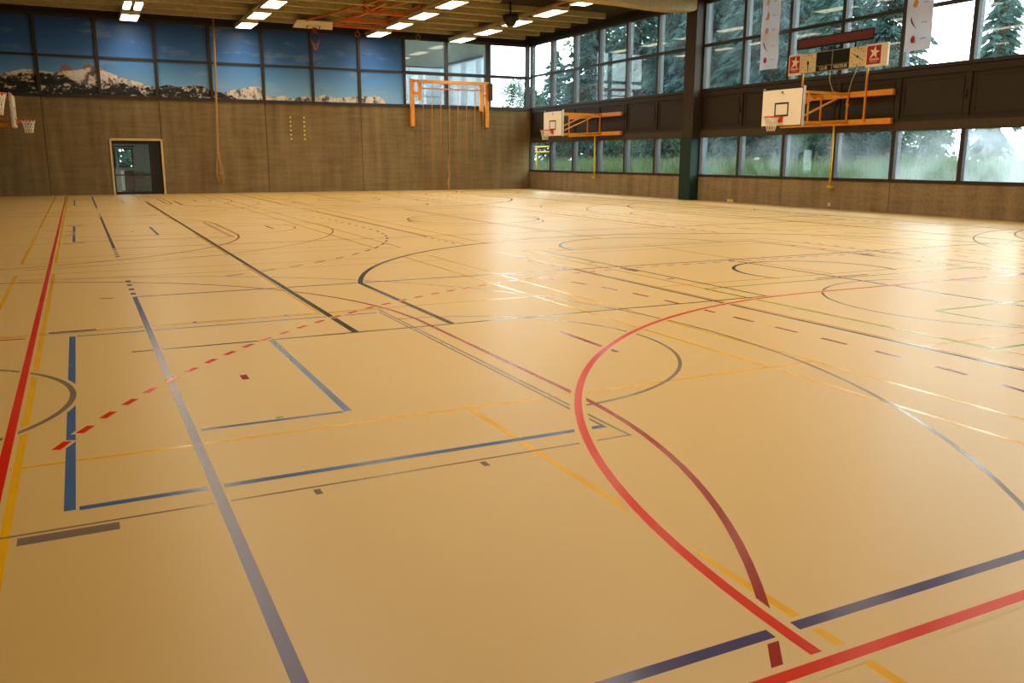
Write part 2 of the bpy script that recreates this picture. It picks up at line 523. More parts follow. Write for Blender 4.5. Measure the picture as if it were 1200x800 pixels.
def build_lines():
    cl, dl = court_line, dashed_line
    SX0, SX1 = -0.49, 2 * COURT_X + 0.49
    # full-length ball court, red
    for x in (SX0, SX1): cl('red_sideline', [(x, 1.8), (x, 21.8), (x, 41.8)], 'red', 8, margin=0.012)
    cl('red_sideline', [(SX0, YF), (SX0, 1.78)], 'red', 8)
    for y in (1.8, 41.8): cl('red_goal_line', [(SX0, y), (COURT_X, y), (SX1, y)], 'scarlet', 9, margin=0.03)
    six = arc(8.05, 1.75, 6, 180, 90) + arc(11.09, 1.75, 6, 90, 0)
    nine = arc(8.05, 1.75, 9, 157.5, 90, 60) + arc(11.09, 1.75, 9, 90, 22.5, 60)
    for f in (lambda p: p, my):
        cl('red_goal_arc', f(six), 'scarlet', 7, margin=0.03)
        dl('red_dashed_arc', f(nine), 'red', 6, on=0.15, off=0.15, start=0.05, margin=0.02)
        cl('red_penalty_line', f([(COURT_X - .6, 8.66), (COURT_X + .4, 8.66)]), 'crimson', 5)
        cl('red_substitution_mark', f([(-0.78, 8.78), (-0.55, 8.77)]), 'scarlet', 5)
    # full-length court, black
    BX0, BX1, BY0, BY1 = 2.22, 16.92, 7.76, 35.5
    BC = (BY0 + BY1) / 2
    for x in (BX0, BX1): cl('black_sideline', [(x, BY0), (x, BY1)], 'black', 4, w=0.066, margin=0.012)
    for f in (lambda p: p, lambda p: my(p, BC)):
        cl('black_end_line', f([(0.28, BY0), (COURT_X, BY0), (18.86, BY0)]), 'black', 4, w=0.04)
        tp = [(3.2, BY0), (3.2, 10.75)] + arc(COURT_X, 9.14, 6.61, 164.5, 15.5, 60) + [(15.94, 10.75), (15.94, BY0)]
        cl('black_three_point_line', f(tp), 'black', 5, w=0.066, margin=0.012)
        for x in (7.26, 11.96): cl('black_key_line', f([(x, BY0), (x, 13.4)]), 'black', 4, w=0.04)
        cl('black_free_throw_line', f([(7.26, 13.37), (11.96, 13.37)]), 'black', 4, w=0.04)
        cl('black_free_throw_circle', f(arc(COURT_X, 13.37, 1.72, 0, 180)), 'black', 4, w=0.045)
        cl('black_basket_arc', f(arc(9.64, 9.28, 1.21, -20, 200, 30)), 'black', 5)
        for x in (7.19, 12.03): cl('black_key_block', f([(x, 10.36), (x, 10.78)]), 'grey', 3, w=0.1)
        for x in (7.14, 12.08):
            for y in (9.5, 11.55, 12.3): cl('black_key_tick', f([(x - .06, y), (x + .06, y)]), 'black', 3)
    cl('black_halfway_line', [(BX0, BC), (BX1, BC)], 'black', 4, w=0.04)
    cl('black_centre_circle', arc(COURT_X, BC, 1.78, 0, 360, 72), 'black', 5)
    # three courts across the hall, dark blue, with service dashes
    VX0, VX1 = 0.48, 2 * COURT_X - 0.48
    for (y0, y1) in ((2.015, 10.95), (17.1, 26.6), (31.6, 40.6)):
        for x in (VX0, VX1):
            cl('navy_end_line', [(x, y0), (x, y1)], 'navy', 4, w=0.052, margin=0.012)
            dl('navy_service_dashes', [(x, y1 + .18), (x, y1 + 1.75)], 'navy', 4, w=0.06, on=0.16, off=0.24)
            dl('navy_service_dashes', [(x, y0 - .15), (x, max(YF, y0 - 1.75))], 'navy', 4, w=0.06, on=0.16, off=0.24)
        for y in (y0, y1):
            cl('navy_sideline', [(VX0, y), (COURT_X, y), (VX1, y)], 'navy', 5 if y < 3 else 3, w=0.052, margin=0.02 if y < 3 else 0)
        for x in (6.46, 12.68): cl('navy_attack_line', [(x, y0), (x, y1)], 'navy', 3)
        for x in (6.4, 12.74):
            dl('navy_attack_dashes', [(x, y1 + .1), (x, y1 + 1.8)], 'navy', 3, on=0.15, off=0.22)
            dl('navy_attack_dashes', [(x, y0 - .1), (x, max(YF, y0 - 1.8))], 'navy', 3, on=0.15, off=0.22)
        cl('navy_centre_line', [(9.36, y0), (9.36, y1)], 'navy', 3)
    # nine small courts, yellow
    for xc in (2.165, COURT_X, 2 * COURT_X - 2.165):
        for y0 in (0.27, 15.1, 28.95):
            y1 = min(y0 + 13.4, 42.2); net = y0 + 6.7
            for dx in (-3.05, -2.585, 2.585, 3.05): cl('yellow_sideline', [(xc + dx, y0), (xc + dx, y1)], 'yellow', 0, w=0.04)
            for y in (y0, y0 + .76, net - 1.975, net + 1.975, y1 - .76, y1): cl('yellow_cross_line', [(xc - 3.05, y), (xc + 3.05, y)], 'yellow', -0.9, w=0.034)
            cl('yellow_centre_line', [(xc, y0), (xc, net - 1.975)], 'yellow', 0, w=0.04)
            cl('yellow_centre_line', [(xc, net + 1.975), (xc, y1)], 'yellow', 0, w=0.04)
    # cross courts with a goal and a basket at either end of each third of the hall
    for yc in (6.47, 20.95, 35.45):
        lower = yc < 10
        cl('grey_centre_circle', arc(9.34, yc - .03, 1.77, 0, 360, 72), 'grey', 2, w=0.03)
        for f in (lambda p: p, mx):
            five = [(-2.03 + 5 * math.cos(math.radians(a)), yc - 1.5 + 5 * math.sin(math.radians(a))) for a in np.linspace(-84, 0, 40)] + \
                   [(-2.03 + 5 * math.cos(math.radians(a)), yc + 1.5 + 5 * math.sin(math.radians(a))) for a in np.linspace(0, 90, 40)] + [(-3.9, yc + 6.5)]
            five = [p for p in five if p[1] > YF]
            cl('crimson_goal_arc', f(five), 'crimson', 3, w=0.04)
            eight = [(-2.03 + 8 * math.cos(math.radians(a)), yc - 1.5 + 8 * math.sin(math.radians(a))) for a in np.linspace(-36 if lower else -62, 0, 40)] + \
                    [(-2.03 + 8 * math.cos(math.radians(a)), yc + 1.5 + 8 * math.sin(math.radians(a))) for a in np.linspace(0, 24 if lower else 62, 40)]
            dl('crimson_dashed_arc', f(eight), 'crimson', 2, w=0.045, on=0.3, off=0.3)
            cl('crimson_penalty_line', f([(3.97, yc - .5), (3.97, yc + .5)]), 'crimson', 2)
            cl('crimson_keeper_mark', f([(0.985, yc - .07), (0.985, yc + .08)]), 'crimson', 2)
            cl('grey_three_point_line', f([p for p in arc(-1.4, yc - .03, 6.67, -62 if lower else -85, 85, 60)]), 'grey', 2, w=0.03)
            cl('grey_basket_arc', f(arc(-1.43, yc + .02, 1.27, -46, 62, 30)), 'grey', 5, w=0.04, margin=0.03)
            cl('grey_free_throw_circle', f(arc(2.79, yc, 1.76, -90, 90, 48)), 'grey', 2, w=0.03)
            cl('grey_free_throw_line', f([(2.795, yc + 2.42), (2.795, yc - 2.43)]), 'grey', 2, w=0.022)
            for s in (-1, 1):
                cl('grey_key_line', f([(-1.6, yc + s * 2.415), (2.8, yc + s * 2.415)]), 'grey', 2, w=0.018)
                cl('grey_key_block', f([(-.37, yc + s * 2.49), (.03, yc + s * 2.49)]), 'grey', 3, w=0.085)
                for x in (0.92, 1.82): cl('grey_key_tick', f([(x, yc + s * 2.45), (x, yc + s * 2.52)]), 'grey', 2, w=0.035)
            # blue goal box
            cl('blue_box_line', f([(-.17, yc - 2.21), (-.17, yc + 2.22)]), 'blue', 3)
            cl('blue_box_line', f([(-.13, yc - 2.2), (2.745, yc - 2.2)]), 'blue', 3)
            cl('blue_box_line', f([(-.13, yc + 2.22), (2.72, yc + 2.22)]), 'blue', 3, w=0.035)
            cl('blue_box_line', f([(2.75, yc - 2.23), (2.75, yc + 2.24)]), 'grey', 2, w=0.02)
            cl('blue_keeper_line', f([(1.435, yc - 1.2), (1.435, yc + 1.25)]), 'blue', 3)
            cl('blue_keeper_line', f([(.53, yc - 1.2), (1.4, yc - 1.2)]), 'blue', 3, w=0.04)
            cl('green_mark', f([(.985, yc - 1.15), (1.03, yc - 1.15)]), 'green', 3, w=0.04)
            cl('grey_service_mark', f([(.11, yc + 4.5), (.26, yc + 4.5)]), 'grey', 2)
    # full-length goal box, green
    for f in (lambda p: p, my):
        for x in (6.96, 2 * COURT_X - 6.96): cl('green_box_line', f([(x, 4.65), (x, 8.55)]), 'green', 2, w=0.04)
        for y in (4.65, 8.55): cl('green_box_line', f([(6.96, y), (2 * COURT_X - 6.96, y)]), 'green', 2, w=0.04)
        for x in (8.19, 2 * COURT_X - 8.19): cl('green_keeper_line', f([(x, 5.2), (x, 6.19)]), 'green', 2, w=0.04)
        for y in (5.2, 6.19): cl('green_keeper_line', f([(8.19, y), (2 * COURT_X - 8.19, y)]), 'green', 2, w=0.04)
build_lines()

# ------------------------------------------------------------------ back wall: concrete panels, mural, glazing
wall_back = tag(MB((0, YB, 0)).box(XL, XR + .3, YB + .2, YB + .32, 2.42, 4.12).box(XL, 1.4, YB + .2, YB + .32, 0, 2.42).box(3.57, XR + .3, YB + .2, YB + .32, 0, 2.42)
                .build('wall_back', 'concrete_back'), kind='structure')
DX0, DX1, DZ = 1.42, 3.55, 2.42
seams = [XL, -1.07, 3.55, 8.18, 12.8, 17.42, XR + .3]
for i, (a, b) in enumerate(zip(seams, seams[1:])):
    g = 0.012
    mb = MB((0, YB, 0))
    yo = YB + 0.004 * (i % 2)
    if a < DX0 < b:      # the panel with the doorway cut out
        mb.prism([(a + g, 0), (DX0, 0), (DX0, DZ), (b - g, DZ), (b - g, 4.12), (a + g, 4.12)], 'y', yo, YB + .2)
    else:
        mb.box(a + g, b - g, yo, YB + .2, 0, 4.12)
    mb.build('concrete_panel', 'concrete_back', wall_back)

mull = [XL] + [1.22 + MOD * k for k in range(-2, 7)] + [17.36, 19.68, 22.02]
mull = sorted(set(round(x, 3) for x in mull if x >= XL))
frame = MB((0, YB, 4.15))
frame.box(XL, XR + .3, YB - .05, YB + .2, 4.12, 4.26)           # sill
frame.box(XL, XR + .3, YB - .03, YB + .12, 5.76, 5.86)          # mid rail
frame.box(XL, XR + .3, YB - .06, YB + .2, 7.40, 7.50)
tag(frame.build('trim_1', 'frame_brown'), kind='structure')
for x in mull[1:]:
    w = .13 if x < 19 else (.3 if x < 21 else .2)
    MB((0, YB, 4.15)).box(x - w / 2, x + w / 2, YB - .07, YB + .14, 4.26, 7.40).build('mullion', 'frame_brown', bpy.data.objects['trim_1'])
tag(MB((0, YB, 7.5)).box(XL, XR + .3, YB - .1, YB + .3, 7.5, 8.1).build('trim_2', 'header_dark'), kind='structure')

mural = empty('mountain_mural', (5.4, YB, 4.26), 'printed mural of blue sky over snowy mountains above the concrete wall', 'mural')
for a, b in zip(mull, mull[1:]):
    if b > 15.2: continue
    for z0, z1 in ((4.26, 5.76), (5.86, 7.40)):
        MB((5.4, YB, 4.26)).box(a + .065, b - .065, YB + .02, YB + .06, z0, z1).build('print_panel', 'mural', mural)
tag(MB((0, YB, 4.26)).box(XL, 15.08, YB + .07, YB + .2, 4.26, 7.4).build('trim_3', 'header_dark'), kind='structure')
WN = [0]
def wname():
    WN[0] += 1
    return 'window_%d' % WN[0]
for a, b in ((15.08, 17.36), (17.36, 19.68), (19.68, 22.02)):
    fr = MB((a, YB, 4.26))
    for z0, z1 in ((4.26, 5.76), (5.86, 7.40)):
        x0, x1 = a + .065, b - .065
        fr.box(x0, x0 + .035, YB + .03, YB + .12, z0, z1).box(x1 - .035, x1, YB + .03, YB + .12, z0, z1)
        fr.box(x0, x1, YB + .03, YB + .12, z0, z0 + .03).box(x0, x1, YB + .03, YB + .12, z1 - .03, z1)
    w = tag(fr.build(wname(), 'frame_brown'), kind='structure')
    for z0, z1 in ((4.26, 5.76), (5.86, 7.40)):
        MB((a, YB, 4.26)).box(a + .1, b - .1, YB + .07, YB + .076, z0 + .03, z1 - .03).build('pane', 'glass', w)

# ------------------------------------------------------------------ right wall: plinth, windows, spandrels, columns
wall_right = tag(MB((XR, 0, 0)).box(XR + .15, XR + .3, YF, YB + .3, 0, .9).box(XR + .12, XR + .3, YF, YB + .3, 2.5, 4.18).build('wall_right', 'concrete_plinth'), kind='structure')
bays = ((YF, 13.45), (14.15, 28.0), (28.7, YB))
for y0, y1 in bays:
    k = (y1 - y0) / 6
    for j in range(3):
        MB((XR, 0, 0)).box(XR + .003 * (j % 2), XR + .15, y0 + 2 * j * k + .01, y0 + 2 * (j + 1) * k - .01, 0, .92).build('concrete_panel', 'concrete_plinth', wall_right)
    for j in range(6):
        a, b = y0 + j * k, y0 + (j + 1) * k
        sp = MB((XR, 0, 0))
        sp.box(XR + .05, XR + .12, a, b, 2.72, 4.05)
        # raised frame round the sunk panel
        sp.box(XR, XR + .06, a, b, 3.98, 4.16).box(XR, XR + .06, a, b, 2.70, 2.80)
        sp.box(XR, XR + .06, a, a + .07, 2.8, 3.98).box(XR, XR + .06, b - .07, b, 2.8, 3.98)
        sp.box(XR + .03, XR + .06, a + .16, b - .16, 3.84, 3.89).box(XR + .03, XR + .06, a + .16, b - .16, 2.88, 2.93)
        sp.box(XR + .03, XR + .06, a + .16, a + .21, 2.93, 3.84).box(XR + .03, XR + .06, b - .21, b - .16, 2.93, 3.84)
        o = sp.build('spandrel_panel', 'spandrel_brown', wall_right)
        if j % 2 == 1:
            MB((XR, 0, 0)).box(XR - .04, XR, a + .02, a + .07, 3.28, 3.50).box(XR - .07, XR - .04, a + .03, a + .06, 3.3, 3.36).build('latch', 'frame_brown', o)
    MB((XR, 0, 0)).box(XR - .03, XR + .12, y0, y1, 2.46, 2.70).build('transom', 'transom_brown', wall_right)
    # window units, lower row and upper row
    for j in range(6):
        a, b = y0 + j * k, y0 + (j + 1) * k
        for row, spans in (('low', ((1.0, 2.46),)), ('up', ((4.26, 5.84), (5.94, 7.46)))):
            zb, zt = spans[0][0], spans[-1][1]
            fr = MB((XR, a, zb))
            fr.box(XR - .02, XR + .16, a, b, zb - .08, zb + .02)
            fr.box(XR - .02, XR + .16, a, b, zt - .02, zt + .06)
            fr.box(XR - .03, XR + .1, a, a + .07, zb, zt).box(XR - .03, XR + .1, b - .07, b, zb, zt)
            # deep grey outer fins
            fr.box(XR + .1, XR + .27, a, a + .05, zb - .08, zt + .06, 1).box(XR + .1, XR + .27, b - .05, b, zb - .08, zt + .06, 1)
            if row == 'up': fr.box(XR - .02, XR + .14, a + .07, b - .07, spans[0][1], spans[1][0])
            w = tag(fr.build(wname(), ['frame_brown', 'fin_grey']), kind='structure')
            for z0, z1 in spans:
                MB((XR, a, zb)).box(XR + .09, XR + .096, a + .05, b - .05, z0 + .02, z1 - .02).build('pane', ('glass_haze_strong' if b < 16.6 else 'glass_haze_mid' if b < 19 else 'glass_hazy') if row == 'low' and y0 < 20 else 'glass', w)
tag(MB((XR, 0, 7.5)).box(XR - .08, XR + .3, YF, YB, 7.52, 8.1).box(XR - .14, XR - .08, YF, YB, 7.56, 7.62).build('trim_4', 'header_dark'), kind='structure')
for n, y in ((5, 28.35), (6, 13.8)):
    o = tag(MB((XR, y, 0)).box(XR - .38, XR + .4, y - .33, y + .33, 2.44, 8.1).build('trim_%d' % n, 'column_brown'), kind='structure')
    MB((XR, y, 0)).box(XR - .42, XR + .4, y - .35, y + .35, 0.0, 2.44).build('padding', 'pad_green', o)

# ------------------------------------------------------------------ left and near walls (out of frame), roof
tag(MB((XL, 0, 0)).box(XL - .3, XL, YF, YB + .3, 0, 8.1).build('wall_left', 'concrete_side'), kind='structure')
tag(MB((0, YF, 0)).box(XL - .3, XR + .3, YF - .3, YF, 0, 8.1).build('wall_front', 'concrete_side'), kind='structure')
ceiling = tag(MB((0, 0, ZC)).box(XL - .3, XR + .6, YF - .3, YB + .4, ZC, ZC + .3).build('ceiling', 'ceiling_deck'), kind='structure')
RIB0, RIBS = 41.75, 1.54
me_rib = MB((0, 0, 0)).box(XL, XR - .75, -.11, .11, -.22, 0).mesh('rib'); me_rib.materials.append(MATS['ceiling_rib'])
me_short = MB((0, 0, 0)).box(XL, 15.6, -.11, .11, -.22, 0).mesh('rib'); me_short.materials.append(MATS['ceiling_rib'])
for k in range(28):
    y = RIB0 - RIBS * k
    if y < 0.2 or abs(y - 28.35) < .6 or abs(y - 13.8) < .6: continue
    o = bpy.data.objects.new('rib', me_short if 28.6 < y < 33.9 else me_rib); COL.objects.link(o); o.parent = ceiling; o.location = (0, y, 0)
for y in (28.35, 13.8):
    prof = [(XL, 7.18), (16.5, 7.18), (18.6, 7.16), (19.8, 7.10), (20.8, 7.09), (21.7, 7.14), (21.82, 7.22), (21.82, ZC), (XL, ZC)]
    MB((0, 0, ZC)).prism(prof, 'y', y - .3, y + .3).build('beam', 'beam_beige', ceiling)

# ------------------------------------------------------------------ ceiling lamps on their rails
ROWS = ((2.55, 'row farthest from the windows', 0), (7.28, 'row second farthest from the windows', 1), (13.33, 'row second nearest the windows', 2), (17.62, 'row nearest the windows', 3))
ORD = ('first', 'second', 'third', 'fourth', 'fifth', 'sixth', 'seventh', 'eighth', 'ninth', 'tenth', 'eleventh', 'twelfth', 'thirteenth', 'fourteenth')
def lamp_proto():
    r = empty('ceiling_lamp', (0, 0, 7.3), '', 'lamp', 'lamps of the ceiling rows')
    h = MB((0, 0, 7.3))
    h.box(-.36, .36, -.9, .9, 7.36, 7.44)
    h.box(-.36, -.33, -.9, .9, 7.30, 7.36).box(.33, .36, -.9, .9, 7.30, 7.36).box(-.33, .33, -.9, -.87, 7.30, 7.36).box(-.33, .33, .87, .9, 7.30, 7.36)
    h.build('housing', 'lamp_housing', r)
    MB((0, 0, 7.3)).box(-.33, .33, -.87, .87, 7.305, 7.35).build('diffuser', 'lamp_glow', r)
    ld = bpy.data.lights.new('lamp_light', 'AREA')
    ld.shape = 'RECTANGLE'; ld.size = .64; ld.size_y = 1.72
    ld.energy = LAMP_WATTS; ld.color = (1.0, 0.95, 0.86); ld.spread = math.radians(125)
    lo = bpy.data.objects.new('lamp_light', ld); COL.objects.link(lo)
    lo.parent = r; lo.location = (0, 0, -.004)
    return r
proto = lamp_proto(); first = True
for x, row, ri in ROWS:
    for k in range(14):
        y = 41.0 - 2.98 * k
        if y < 1.5: continue
        if ri == 0 and k == 1: continue
        if first: o = proto; first = False
        else: o = copy_tree(proto)
        o.location = (x, y, 7.3)
        o['label'] = 'lit ceiling lamp, %s from the mural wall, %s' % (ORD[k], row)
    for s in (-1, 1):
        rl = MB((x + s * .30, 0, 7.46)).box(x + s * .30 - .03, x + s * .30 + .03, 0.4, 42.1, 7.44, 7.52)
        for k in range(9): rl.box(x + s * .30 - .012, x + s * .30 + .012, 2.5 + 4.5 * k, 2.53 + 4.5 * k, 7.5, ZC)
        tag(rl.build('lamp_rail', 'rail_metal'), 'beige metal rail carrying ceiling lamps, %s edge of the %s' % ('window-side' if s > 0 else 'far', row), 'rail', 'rails of the ceiling lamps')
for s in (-1, 1):
    r = empty('square_lamp', (2.55 + s * .19, 38.0, 7.3), 'small square lit lamp between rails, %s of the pair near the mural' % ('window-side one' if s > 0 else 'far one'), 'lamp', 'small square lamps')
    c = 2.52 + s * .2
    MB((2.55 + s * .19, 38.0, 7.3)).box(c - .13, c + .13, 37.2, 38.8, 7.36, 7.44).build('housing', 'lamp_housing', r)
    MB((2.55 + s * .19, 38.0, 7.3)).box(c - .12, c + .12, 37.22, 38.78, 7.30, 7.36).build('diffuser', 'lamp_glow', r)

# ------------------------------------------------------------------ doorway and the corridor behind it
d = MB((2.48, YB, 0))
d.box(DX0 - .02, DX0 + .06, YB - .05, YB + .3, 0, DZ).box(DX1 - .06, DX1 + .02, YB - .05, YB + .3, 0, DZ).box(DX0 + .06, DX1 - .06, YB - .05, YB + .3, DZ - .07, DZ + .02)
door = tag(d.build('door_1', 'door_frame'), kind='structure')
lf = MB((2.48, YB, 0))
lf.box(DX0 + .06, DX0 + .12, YB + .1, YB + .16, 0, 2.34).box(2.98, 3.06, YB + .1, YB + .16, 0, 2.34)
lf.box(DX0 + .12, 2.98, YB + .1, YB + .16, 2.2, 2.34).box(DX0 + .12, 2.98, YB + .1, YB + .16, 0, .12)
leaf = lf.build('door_leaf', 'door_black', door)
MB((2.48, YB, 0)).box(DX0 + .12, 2.98, YB + .127, YB + .133, .12, 2.2).build('pane', 'glass', leaf)
MB((2.48, YB, 0)).box(DX0 + .12, 2.98, YB + .06, YB + .1, .83, .88).build('push_bar', 'door_black', leaf)
MB((2.48, YB, 0)).box(2.44, 2.70, YB + .05, YB + .09, .70, .84).build('lock_case', 'sign_brown', leaf)
MB((2.48, YB, 0)).box(3.06, DX1 - .06, YB + .1, YB + .16, 0, 2.34).build('door_leaf', 'door_black', door)
CB = 46.5
tag(MB((2, 44.5, 0)).box(-1.5, 6, YB + .35, 47.0, -.15, 0).build('trim_7', 'corridor_grey'), kind='structure')
tag(MB((2, 44.5, 2.7)).box(-1.5, 6, YB + .35, 46.6, 2.7, 2.9).build('trim_8', 'corridor_grey'), kind='structure')
w = MB((2, CB, 0))
for x0, x1, z0, z1 in ((-1.5, 1.15, 0, 2.7), (1.15, 1.72, 2.05, 2.7), (1.15, 1.72, 0, 1.15), (1.72, 1.86, 0, 2.7), (1.86, 2.5, 2.03, 2.7), (1.86, 2.5, 0, 1.17), (2.5, 6, 0, 2.7)):
    w.box(x0, x1, CB, CB + .12, z0, z1)
wc = tag(w.build('trim_9', 'corridor_grey'), kind='structure')
for x0, x1 in ((1.15, 1.72), (1.86, 2.5)):
    b = MB((2, CB, 0)); b.box(x0, x0 + .04, CB - .02, CB + .06, 1.15, 2.05).box(x1 - .05, x1, CB - .02, CB + .06, 1.15, 2.05).box(x0, x1, CB - .02, CB + .06, 1.15, 1.19).box(x0, x1, CB - .02, CB + .06, 2.0, 2.05)
    fo = b.build('window_frame', 'door_black', wc)
    MB((2, CB, 0)).box(x0 + .04, x1 - .05, CB + .02, CB + .026, 1.19, 2.0).build('pane', 'glass', fo)
MB((2, CB, 0)).box(1.9, 2.62, CB - .03, CB, 2.12, 2.17).box(1.1, 1.9, CB - .03, CB, 2.12, 2.17).build('ceiling_line', 'corridor_dark', wc)
cab = empty('corridor_cabinet', (2.27, CB - .3, 0), 'low dark cabinet with pale end standing in the corridor behind the doorway', 'cabinet')
MB((2.27, CB - .3, 0)).box(2.06, 2.47, CB - .4, CB - .05, .06, 1.0).build('body', 'sign_brown', cab)
MB((2.27, CB - .3, 0)).box(1.93, 2.05, CB - .4, CB - .05, .06, 1.0).build('end_panel', 'socket_white', cab)
MB((2.27, CB - .3, 0)).box(1.95, 2.45, CB - .38, CB - .08, 0, .06).build('plinth', 'corridor_dark', cab)

# ------------------------------------------------------------------ wall baskets
def ring(cx, cy, cz, r, n=24): return [(cx + r * math.cos(2 * math.pi * k / n), cy + r * math.sin(2 * math.pi * k / n), cz) for k in range(n)]
def net_mesh(mb, cx, cy, z, r0, r1, h, th, n=12, rows=4):
    for s in (-1, 1):
        for k in range(n):
            pts = []
            for i in range(rows + 1):
                t = i / rows; a = 2 * math.pi * (k + s * 0.5 * i) / n; r = r0 + (r1 - r0) * t ** .7
                pts.append((cx + r * math.cos(a), cy + r * math.sin(a), z - h * t))
            mb.tube(pts, th, 4)
    return mb
def board_parts(root, o, rim_z, bx, zb, zt, rim_mat='rim_orange'):
    """backboard facing -x at x=bx, centred y=0"""
    b = MB(o).box(bx, bx + .03, -.88, .88, zb, zt).build('backboard', 'board_white', root)
    e = MB(o)
    for y0, y1, z0, z1 in ((-.88, .88, zb, zb + .03), (-.88, .88, zt - .03, zt), (-.88, -.85, zb, zt), (.85, .88, zb, zt)): e.box(bx - .004, bx - .001, y0, y1, z0, z1)
    e.build('border', 'mark_black', b)
    q = MB(o); s0, s1 = rim_z + .02, rim_z + .44
    for y0, y1, z0, z1 in ((-.3, .3, s0, s0 + .05), (-.3, .3, s1 - .05, s1), (-.3, -.25, s0, s1), (.25, .3, s0, s1)): q.box(bx - .006, bx - .001, y0, y1, z0, z1)
    q.build('target_square', 'mark_black', b)
    MB(o).box(bx - .005, bx - .001, -.045, .045, zt - .15, zt - .08).box(bx - .005, bx - .001, -.09, -.01, zt - .18, zt - .165).build('maker_mark', 'score_case', b)
    f = MB(o)
    f.bar((bx + .06, -.86, zb), (bx + .06, -.86, zt + .03), .05, .06).bar((bx + .06, .86, zb), (bx + .06, .86, zt + .03), .05, .06)
    f.bar((bx + .06, -.86, zb + .05), (bx + .06, .86, zb + .05), .06, .05).bar((bx + .06, -.86, zt - .05), (bx + .06, .86, zt - .05), .06, .05)
    f.build('board_frame', 'board_frame', root)
    rc = bx - .38
    rm = MB(o); rm.tube(ring(rc, 0, rim_z, .225), .016, 6, closed=True)
    rm.box(bx - .155, bx - .006, -.09, .09, rim_z - .03, rim_z + .02).box(bx - .03, bx - .006, -.09, .09, rim_z - .16, rim_z + .02)
    rm.bar((bx - .15, .08, rim_z - .01), (bx - .01, .08, rim_z - .14), .012, .03).bar((bx - .15, -.08, rim_z - .01), (bx - .01, -.08, rim_z - .14), .012, .03)
    rim = rm.build('rim', rim_mat, root)
    net_mesh(MB(o), rc, 0, rim_z - .01, .22, .12, .42, .011).build('net', 'net_white', rim)
def wall_basket(label):
    o = (0, 0, 0)                       # wall face at x=0, court towards -x
    r = empty('basketball_hoop', (0, 0, 0), label, 'basketball hoop', 'wall mounted baskets')
    bx, zb, zt = -2.45, 2.60, 3.74
    board_parts(r, o, 2.88, bx, zb, zt)
    for z in (3.585, 2.745):
        MB(o).box(-.2, -.1, -2.2, 2.4, z - .085, z + .085).box(-.1, 0, -2.1, -1.95, z - .06, z + .06).box(-.1, 0, 2.15, 2.3, z - .06, z + .06).box(-.1, 0, .0, .15, z - .06, z + .06).build('wall_rail', 'orange_paint', r)
    for y in (-.55, .55):
        MB(o).bar((bx + .08, y, 3.62), (-.2, y, 3.60), .07, .08).build('arm', 'orange_paint', r)
        MB(o).bar((bx + .08, y, 2.70), (-.2, y, 2.74), .07, .09).build('arm', 'orange_paint', r)
        MB(o).bar((bx + .08, y, 2.78), (-.5, y, 3.55), .04, .05).build('brace', 'orange_paint', r)
        MB(o).bar((-1.9, y, 2.72), (-1.9, y, 3.60), .04, .04).build('strut', 'orange_paint', r)
        MB(o).bar((-.25, y, 2.72), (-.25, y, 3.60), .04, .04).build('strut', 'orange_paint', r)
    p = MB(o); p.tube([(-.15, .02, 2.68), (-.17, .0, .74)], .035, 8)
    pole = p.build('crank_pole', 'yellow_paint', r)
    MB(o).box(-.22, -.05, -.10, .08, .70, .76).build('pole_bracket', 'yellow_paint', pole)
    return r
h1 = wall_basket('white basketball board on orange arms below the scoreboard')
h2 = copy_tree(h1); h2['label'] = 'white basketball board on orange arms by the windows nearest the concrete back wall'
h3 = copy_tree(h1); h3['label'] = 'basketball hoop and net beside the mural wall, board seen edge-on'
h4 = copy_tree(h1); h4['label'] = 'basketball rim and net cut off beside the dark hillside of the mural'
h1.location = (XR, 21.0, 0); h2.location = (XR, 35.6, 0)
h3.location = (XL, 35.6, 0); h3.rotation_euler.z = math.pi
h4.location = (XL, 21.0, 0); h4.rotation_euler.z = math.pi

# ------------------------------------------------------------------ scoreboard, ticker, adverts
SXF = 21.95                                   # front face of the scoreboard
o = (SXF, 21.1, 4.4)
sb = empty('scoreboard', o, 'scoreboard with two clocks, black digit panels and two red star adverts', 'scoreboard')
MB(o).box(SXF, SXF + .12, 19.86, 22.56, 4.39, 5.02).build('case', 'score_case', sb)
def clock(yc, ang):
    c = MB(o).box(SXF - .012, SXF, yc - .32, yc + .32, 4.41, 5.0).build('clock_face', 'clock_face', sb)
    t = MB(o)
    for k in range(12):
        a = 2 * math.pi * k / 12; rr = .25
        y, z = yc - rr * math.sin(a), 4.705 + rr * math.cos(a)
        t.bar((SXF - .014, y + .03 * math.sin(a), z - .03 * math.cos(a)), (SXF - .014, y - .03 * math.sin(a), z + .03 * math.cos(a)), .03 if k % 3 else .045, .006)
    t.build('hour_marks', 'mark_black', c)
    h = MB(o)
    for a, L, wd in ang:
        a = math.radians(a)
        h.bar((SXF - .02, yc + .05 * math.sin(a), 4.705 - .05 * math.cos(a)), (SXF - .02, yc - L * math.sin(a), 4.705 + L * math.cos(a)), wd, .008)
    h.tube([(SXF - .018, yc, 4.705), (SXF - .03, yc, 4.705)], .035, 10)
    h.build('hands', 'mark_black', c)
clock(22.22, ((180, .23, .04), (0, .06, .1), (180, .07, .1)))
clock(20.18, ((300, .17, .045), (120, .25, .03)))
for y0, y1, txt, wd in ((21.24, 21.88, 'CLUB', .32), (20.52, 21.19, 'VISITEUR', .56)):
    p = MB(o).box(SXF - .012, SXF, y0, y1, 4.58, 4.99).build('digit_panel', 'score_black', sb)
    q = MB(o).box(SXF - .010, SXF, y0, y1, 4.41, 4.555).build('name_plate', 'score_black', sb)
    text_mesh('lettering', txt, .15, 'letter_cream', q, (SXF - .014 - o[0], (y0 + y1) / 2 - o[1], 4.482 - o[2]), (0, -1, 0), (0, 0, 1), width=wd)
